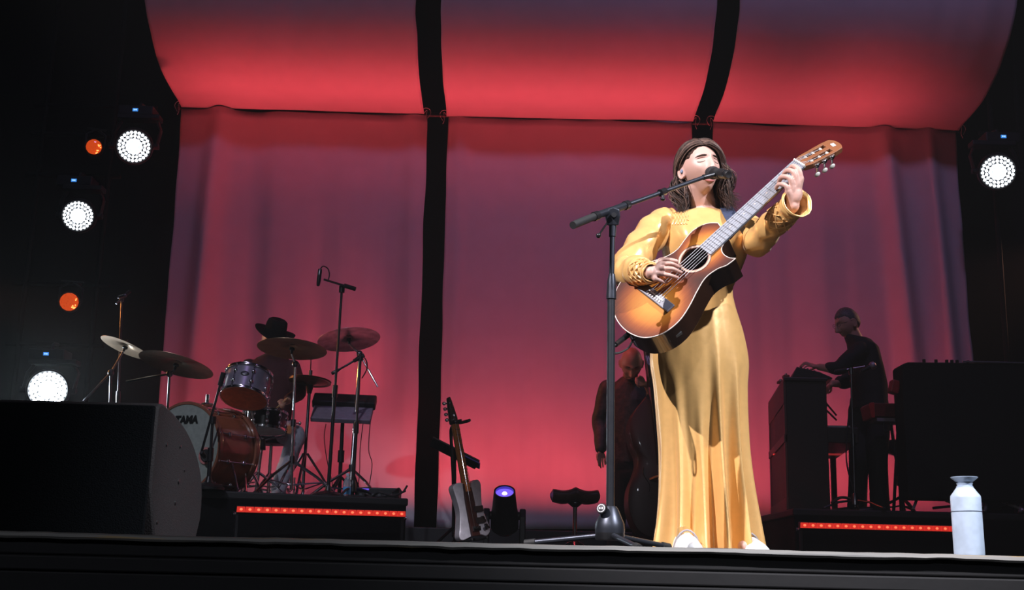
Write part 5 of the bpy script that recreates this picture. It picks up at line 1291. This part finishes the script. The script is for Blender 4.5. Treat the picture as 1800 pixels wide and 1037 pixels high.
    def sdir(phi, x=-.13):
        return Vector((x, -math.sin(phi), math.cos(phi))).normalized()
    def over(d0, d1, k0, k1, n):
        q = []
        for i in range(n):
            t = i/(n-1); d = d0.slerp(d1, t); q.append(head_pt(d)*(k0+(k1-k0)*t + .045*math.sin(PI*t)))
        return q
    def fall(p, dirv, L, wob, ph, n=6, flick=.03, tuck=.012):
        tang = Vector((-dirv.y, dirv.x, 0)); out = []
        for k in range(1, n+1):
            t = k/n
            out.append(p + Vector((0, 0, -L*t)) + dirv*(wob*math.sin(ph+k*1.15) - wob*math.sin(ph) + .004*math.sin(PI*min(1, t*1.5)) - tuck*ss(.3, .8, t) + flick*ss(.70, 1, t)) + tang*wob*(math.cos(ph*1.7+k)-math.cos(ph*1.7)))
        return out
    for i in range(1500):
        left = rnd.random() < .52
        phi = math.radians(rnd.uniform(-35, 54)); k = rnd.random()
        front = ss(10, 54, math.degrees(phi))
        if left: a = -math.radians(rnd.uniform(104, 128) if rnd.random() < front else rnd.uniform(112, 180))
        else: a = math.radians(rnd.uniform(50, 72) if rnd.random() < front else rnd.uniform(62, 180))
        d1 = Vector((math.sin(a), -math.cos(a), -.10 if left else -.02)).normalized()
        kk = 1.10 + .26*k
        q = over(sdir(phi), d1, 1.05+.04*k, kk, 6)
        dv_ = Vector((math.sin(a), -math.cos(a), 0))
        L = (rnd.uniform(.135, .195) if left else rnd.uniform(.13, .20))
        q += fall(q[-1], dv_, L, .006+.010*rnd.random(), rnd.uniform(0, 6.3), 6, rnd.random()*(.03 if left else .05), .012)
        c = catmull([H(*p) for p in q], 3); m_ = len(c); r0 = rnd.uniform(.0016, .0038)
        (lk if rnd.random() < .80 else tips).tube(c, [r0*(.5+.5*min(1, j/4))*(1 - .88*ss(.6, 1, j/(m_-1))) for j in range(m_)], 5, flat=.6)
    lk.build('hair_locks', hair, e, sharp=180); tips.build('hair_highlights', mat('hair_highlight', (.13, .075, .055), .5, var=.5, scale=60, spec=.3), e, sharp=180)
    # dress
    ringsp = [(372, 1238, 28, 4.455, .95), (376, 1238, 42, 4.455, .80), (382, 1239, 64, 4.455, .62), (392, 1240, 79, 4.455, .58), (405, 1240, 82, 4.45, .60), (430, 1240, 78, 4.445, .66), (455, 1238, 72, 4.445, .70), (480, 1234, 66, 4.45, .68), (508, 1228, 60, 4.455, .68), (540, 1225, 68, 4.46, .66), (585, 1227, 80, 4.47, .66), (635, 1230, 86, 4.48, .68), (680, 1232, 82, 4.48, .70), (740, 1234, 79, 4.48, .70), (800, 1236, 77, 4.48, .72), (860, 1238, 79, 4.48, .74), (910, 1239, 83, 4.48, .76), (950, 1239, 87, 4.48, .80), (985, 1240, 91, 4.48, .82), (1003, 1240, 92, 4.48, .82)]
    pr = catmull([(a, b_, c) for a, b_, c, _, _ in ringsp], 5); pr2 = catmull([(d, f_, 0) for _, _, _, d, f_ in ringsp], 5)
    n = 260; R_ = []
    ridges = [(-.62, .11, .034, .60, .10), (-.16, .09, .026, .62, .06), (.26, .10, .040, .55, .04), (.72, .09, .034, .58, -.02), (1.22, .13, .030, .62, .0), (-1.2, .16, .024, .66, .05)]
    for i, (p, q) in enumerate(zip(pr, pr2)):
        y, cx, hw = p; Y = q.x; dep = q.y
        c = P(cx, y, Y); hwm = hw/M2PX(c); z = max(c.z, .004); t = i/(len(pr)-1)
        if c.z < .004: c.z = .004
        row = []
        for j in range(n):
            a = 2*PI*j/n; sx, cy = math.sin(a), -math.cos(a)     # a=0 faces the audience
            aa = (a+PI) % (2*PI) - PI
            r = 1.0; d = 0
            for (a0, w_, am, t0, sl) in ridges:
                amp = 1.3*am*ss(t0-.04, t0+.34, t)
                u_ = (aa - a0 - sl*(t-.7)*2)/w_
                d += amp*(1.25*math.exp(-u_*u_) - .62*math.exp(-(u_-1.7)**2) - .45*math.exp(-(u_+1.7)**2))
            d += .010*ss(.5, .9, t)*math.sin(aa*7+3*t)*ss(1.3, 2.0, abs(aa)) + .004*ss(.55, .75, t)*math.sin(aa*17+2.5*t)*(1-ss(.8, 1.3, abs(aa)))
            d += .006*noise.noise(Vector((sx*4, cy*4, z*3)))*(1-.5*t)
            bust = .045*(ga(aa-.55, .38)+ga(aa+.55, .38))*ga((y-432)/30, 1) if y < 520 else 0
            ex = .92 if t < .5 else 1
            x = math.copysign(abs(sx)**ex, sx)*(hwm+d*abs(sx)); yy = cy*(hwm*dep + d + bust)
            zz = c.z
            arch = .105*ga(aa+.50, .33)*ss(.86, 1, t); zz += arch
            trail = .05*ga(aa-1.35, .4)*ss(.93, 1, t)
            row.append(Vector((c.x + x + trail, c.y + yy*1, zz)))
        R_.append(row)
    bd = B().loft(R_, caps=False); o = o_dress = bd.build('dress', satin(), e, sharp=180)
    sd = o.modifiers.new('thick', 'SOLIDIFY'); sd.thickness = .003; sd.offset = -1
    # neckband
    # sleeves with soft wrinkles
    def sleeve(nodes, name, wr, seed, flare=None):
        c = catmull([tuple(p)+(r,) for p, r in nodes], 10); pts = [v.to_3d() for v in c]; rs = [v[3] for v in c]
        x, y = perp(pts[1]-pts[0]); rows = []; m_ = len(pts)
        for i, p in enumerate(pts):
            t = (pts[min(i+1, m_-1)]-pts[max(i-1, 0)]).normalized(); x = (x - t*x.dot(t)).normalized(); y = t.cross(x); row = []
            for j in range(40):
                a = 2*PI*j/40; dd = x*math.cos(a)+y*math.sin(a)
                w_ = wr*(noise.noise(Vector((i*.22+a*.35, math.cos(a)*1.4+seed, math.sin(a)*1.4)))+.6*math.sin(i*.75+2.2*math.sin(a+seed)))
                row.append(p + dd*(rs[i]*(1+w_)))
            rows.append(row)
        o = B().loft(rows, caps=False).build(name, satin(), e, sharp=180)
        s2 = o.modifiers.new('thick', 'SOLIDIFY'); s2.thickness = .003; s2.offset = -1
        return pts, rs
    cR = eR.lerp(wR, .93)
    sleeve([(P(1184, 392, 4.45), .056), (P(1167, 396, 4.44), .064), (P(1143, 415, 4.40), .062), (P(1120, 446, 4.34), .060), (eR+Vector((-.004, 0, -.002)), .060), (eR.lerp(wR, .35), .055), (eR.lerp(wR, .62), .046), (eR.lerp(wR, .82), .040), (cR, .034), (wR+(wR-eR)*.04, .031)], 'sleeve', .10, 1)
    flr = GP(1400, 359, -.022)
    sleeve([(P(1296, 397, 4.46), .053), (P(1310, 402, 4.45), .058), (P(1322, 411, 4.40), .056), (eL+Vector((.004, 0, -.004)), .054), (eL.lerp(wL, .35), .050), (eL.lerp(wL, .65), .046), (eL.lerp(wL, .86), .042), (wL+(wL-eL)*.02, .047), (wL+(wL-eL)*.10, .055)], 'sleeve', .11, 4)
    # lattice cut-work at the right cuff and both shoulder yokes
    lat = mat('lattice_satin', (.76, .47, .19), .35, .25)
    ax = (wR-eR).normalized(); X, Yv = perp(ax); b = B()
    for s_ in (-1, 1):
        for k in range(9):
            pts = []
            for i in range(13):
                t = i/12; a = 2*PI*k/9 + s_*t*1.9; r = .0485 - .0135*t
                pts.append(eR.lerp(wR, .60+.40*t) + (X*math.cos(a)+Yv*math.sin(a))*r)
            b.tube(pts, .0032, 6, flat=.6)
    for t, r in ((.59, .0500), (1.0, .0355)):
        b.tube([eR.lerp(wR, t) + (X*math.cos(a)+Yv*math.sin(a))*r for a in [2*PI*i/28 for i in range(29)]], .0036, 6)
    b.build('cuff_lattice', lat, e)
    from mathutils.bvhtree import BVHTree as BT
    dv = BT.FromPolygons([v.co.copy() for v in o_dress.data.vertices], [tuple(p.vertices) for p in o_dress.data.polygons])
    def ond(px, py):
        d = (P(px, py, 4.4)-CAM).normalized(); r = dv.ray_cast(CAM, d); return (r[0] if r[0] else P(px, py, 4.4)) - d*.002
    b = B()
    for sx0, sgn in ((1166, 1),):
        for k in range(9):
            for s_ in (-1, 1):
                pts = []
                for i in range(8):
                    t = i/7; px = sx0 + 5.2*k + s_*10*(t-.5); py = 371 + 22*t + (6-k*.5)*.4
                    if 1164 <= px <= 1210: pts.append(ond(px, py))
                if len(pts) > 1: b.tube(pts, .0022, 6, flat=.7)
    b.build('shoulder_lattice', lat, e)
    ax = (wL-eL).normalized(); X, Yv = perp(ax); b = B()
    for s_ in (-1, 1):
        for k in range(8):
            b.tube([eL.lerp(wL, .60+.28*i/10) + (X*math.cos(2*PI*k/8+s_*i*.14)+Yv*math.sin(2*PI*k/8+s_*i*.14))*(.0505-.0055*i/10) for i in range(11)], .003, 6, flat=.6)
    b.build('cuff_lattice', lat, e)
    B().cyl(eL + Vector((.01, -.052, -.022)), eL + Vector((.01, -.058, -.023)), .008, seg=12).build('cuff_button', mat('pearl_button', (.8, .78, .7), .3), e)
    # shoes
    wh = mat('white_shoe', (.80, .79, .78), .45)
    for x1, yy, dx in ((1205, 4.34, .0), (1312, 4.45, .02)):
        p = Vector((P(x1, 950, yy).x, yy, 0)); b = B(); R_ = []
        for k, (dy, w_, hh) in enumerate(((.16, .030, .065), (.10, .038, .085), (.02, .043, .088), (-.06, .048, .072), (-.12, .046, .055), (-.165, .034, .042), (-.185, .012, .030))):
            c = p + Vector((dx*(-dy)/.16, dy, 0)); R_.append([c + Vector((w_*math.cos(q), 0, .006 + hh*max(0, math.sin(q))**.8 if math.sin(q) > 0 else .006)) for q in [2*PI*j/20 for j in range(20)]])
        b.loft(R_); s_ = b.build('shoe', wh, e, sharp=60)
        so = B().loft([[Vector((v.x, v.y, z)) + (v-p)*.02 for v in [p + Vector((dx*(-dy)/.16 + sg*w_*1.03, dy, 0)) for dy, w_, sg in [(d, w, 1) for d, w in ((.165, .03), (.10, .039), (.02, .044), (-.06, .049), (-.12, .047), (-.17, .034))] + [(d, w, -1) for d, w in ((-.17, .034), (-.12, .047), (-.06, .049), (.02, .044), (.10, .039), (.165, .03))]]] for z in (.001, .016)])
        so.build('sole', mat('shoe_sole', (.7, .66, .6), .6), s_, False)
        B().tube([p + Vector((dx*.03 + .046*math.cos(q), -.03 - .012*math.sin(q), .012+.082*math.sin(q))) for q in [PI*i/12 for i in range(13)]], .004, 6).build('strap', mat('shoe_trim', (.30, .27, .27), .5), s_)
singer()

# ------------------------------------------------------------------ singer's microphone stand and microphone
def vocal_stand():
    Y = 3.88; q = lambda x, y, dy=0: P(x, y, Y+dy)
    foot = q(1072, 975); e = thing('microphone_stand', 'black boom microphone stand standing in front of the singer', 'mic stand', (foot.x, Y, 0))
    gun = mat('gunmetal', (.05, .055, .07), .38, .75, var=.05)
    top, cl0, cl1, bt = q(1077, 398), q(1075.5, 482), q(1074.5, 524), q(1072.5, 900)
    B().tube([top, cl1], .0085, 14).build('upper_tube', gun, e); B().tube([cl1, bt], .0128, 16).build('lower_tube', mat('stand_black', (.022, .023, .028), .35, .3), e)
    d = (cl0-cl1).normalized(); Lc = (cl0-cl1).length
    B().lathe([(.0128, -.003), (.0165, -.003), (.0165, Lc*.1), (.0150, Lc*.45), (.0152, Lc*.62), (.0105, Lc), (.0085, Lc)], cl1, d, 20).build('height_clutch', gun, e)
    B().tube([top + d*.03, top - d*.035], [.0125, .0115], 14).build('top_collar', gun, e)
    # base cone and legs
    b0, b1 = q(1072, 937), q(1072.5, 890); dz = (b1-b0); n = dz.normalized(); h = dz.length
    B().lathe([(.046, 0), (.047, .012), (.045, .03), (.036, h*.62), (.026, h*.9), (.020, h), (.0128, h)], b0, n, 28).build('base_cone', gun, e)
    B().lathe([(.044, -.022), (.046, -.018), (.046, 0), (.02, 0)], b0, n, 28).build('leg_ring', BLACKM, e)
    k0, k1 = b0.lerp(b1, .80) + Vector((-.016, -.012, 0)), b0.lerp(b1, .86) + Vector((-.030, -.040, .002))
    kd = (k1-k0).normalized(); B().tube([k0, k1-kd*.012], .008, 12).build('knob_shaft', gun, e)
    kn = B().lathe([(.012, -.014), (.0165, -.011), (.0165, .0), (.0150, .003), (0, .0035)], k1, kd, 18).build('height_knob', BLACKM, e)
    kx = Vector((0, 0, 1)).cross(kd).normalized(); lg = frame(k1 + kd*.0037, kx, kd.cross(kx), kd)
    B().lathe([(.0105, 0), (.0125, 0), (.0125, .0006), (.0105, .0006), (.0105, 0)], k1 + kd*.0037, kd, 20, caps=False).build('emblem_ring', mat('emblem_white', (.75, .75, .78), .4), kn)
    for dx, hh in ((-.005, .006), (0, .0045), (.005, .006)): B().box(lg @ Vector((dx, 0, .0005)), (.0028, hh, .001), lg.to_3x3()).build('emblem_mark', mat('emblem_white', (.75, .75, .78), .4), kn, False)
    for (px, py, dy) in ((929, 954, .10), (1172, 956, .16), (1122, 966, -.30)):
        f = PZ(px, py, .012) if False else q(px, py, dy); f.z = max(.012, min(f.z, .03))
        s0 = b0 + (Vector((f.x-b0.x, f.y-b0.y, 0))).normalized()*.035 + Vector((0, 0, -.008))
        l = B().tube([s0, f], .0085, 12).build('leg', gun, e)
        B().tube([s0.lerp(f, .90), f + (f-s0).normalized()*.012], .0115, 10).build('rubber_foot', RUBBER, l)
    # T joint and boom
    jt = q(1077, 382)
    B().prism([(-.018, -.03), (.018, -.03), (.024, 0), (.020, .022), (.0, .03), (-.020, .022), (-.026, .0)], frame(jt + Vector((0, -.012, 0)), CR, CU, -_F), -.012, .008).build('boom_joint', gun, e, False, .003)
    B().cyl(jt + Vector((.002, -.030, 0)), jt + Vector((.002, -.015, 0)), .0085, .010, 14).build('joint_bolt', BLACKM, e)
    t0, t1 = jt + Vector((-.012, -.01, -.012)), q(1052, 414, -.02)
    b = B().tube([t0, t1], .0032, 8); b.ell(t1, (.0085, .0085, .0085), None, 12, 8); b.build('tension_lever', BLACKM, e)
    a0, a1, a2, a3 = q(1007, 396, -.16), q(1046, 380, -.06), q(1100, 361, .06), P(1236, 312, 4.14)
    B().tube([a1, a2], .0125, 14).build('boom_sleeve', gun, e); B().tube([a2, a3], .0075, 12).build('boom_arm', gun, e)
    B().tube([a0, a1.lerp(a0, .05)], .0125, 14).build('counterweight_grip', RUBBER, e)
    dd = (a2-a1).normalized()
    for p in (a1, a2): B().tube([p-dd*.008, p+dd*.014], .0155, 14).build('sleeve_ring', BLACKM, e)
    c = P(1165, 337, Y+.15); c = a2 + (a3-a2)*(((c-a2).dot(a3-a2))/(a3-a2).length_squared)
    B().tube([c-dd*.016, c+dd*.016], .013, 14).build('boom_clutch', BLACKM, e)
    b = B().tube([c, c+Vector((.0, -.01, -.024))], .006, 8); b.ell(c+Vector((0, -.01, -.028)), (.009, .009, .007), None, 10, 6); b.build('clutch_knob', BLACKM, e)
    # clip
    m0, m1 = P(1246, 303, 4.245), P(1281, 307, 4.09); md = (m1-m0).normalized()
    cl = m0.lerp(m1, .52)
    B().tube([a3, a3.lerp(cl, .7)], .010, 10).build('clip_arm', BLACKM, e)
    B().tube([cl-md*.03, cl+md*.02], [.0185, .0195], 16).build('clip', RUBBER, e)
    m = thing('microphone', 'black vocal microphone held in the clip before the singer\'s mouth', 'microphone', m0)
    L = (m1-m0).length
    B().lathe([(.019, .045), (.0185, L*.5), (.0150, L-.02), (.0145, L-.004), (.012, L), (.0, L-.002)], m0, md, 24).build('body', mat('mic_black', (.014, .012, .013), .45), m)
    B().lathe([(.0155, L-.03), (.0165, L-.028), (.0165, L-.012), (.0155, L-.010)], m0, md, 24).build('end_ring', BLACKM, m)
    B().lathe([(.0, -.006), (.010, -.003), (.019, .008), (.0235, .024), (.0240, .032), (.0245, .036), (.0235, .044), (.019, .047)], m0, md, 24).build('grille', mat('mic_grille', (.045, .040, .042), .55, .5, bump=.6, scale=600), m)
vocal_stand()

# ------------------------------------------------------------------ white bottle on the stage edge
def flask():
    Y = 3.17; c = Vector((P(1704, 970, Y).x, Y, 0)); k = 1/M2PX(c)
    e = thing('drinking_bottle', 'white drinking bottle with a flared cup lid on the stage edge', 'bottle', c)
    z = lambda py: P(1700, py, Y).z
    r = 26.0*k; ax = Vector((-.012, 0, 1)).normalized()
    wh = mat('bottle_white', (.47, .57, .70), .35)
    B().lathe([(0, 0), (r*.97, 0), (r, .006), (r, z(900)-.0015), (r*.985, z(900)-.0008), (r*.985, z(900)+.0012), (r, z(900)+.002), (r, z(876)), (r*.98, z(872)), (r*.56, z(857)), (0, z(857))], c, ax, 48).build('body', wh, e, sharp=35)
    B().lathe([(r*.985+.0004, z(900)-.0009), (r*.985+.0004, z(900)+.0011)], c, ax, 48, caps=False).build('seam_ring', mat('seam_grey', (.06, .08, .11), .5), e)
    B().lathe([(0, z(857)), (r*.56, z(857)), (r*.55, z(855)), (r*.50, z(854.5)), (r*.50, z(852)), (r*.55, z(849.5)), (r*.50, z(849)), (0, z(849))], c, ax, 40).build('neck_ring', mat('lid_grey_blue', (.36, .45, .58), .4), e, sharp=35)
    B().lathe([(0, z(850)), (r*.46, z(850)), (r*.50, z(848.5)), (r*.88, z(840.5)), (r*.90, z(839)), (r*.86, z(838.6)), (r*.48, z(847)), (0, z(847))], c, ax, 40).build('cup_lid', mat('lid_grey_blue', (.36, .45, .58), .4), e, sharp=35)
flask()
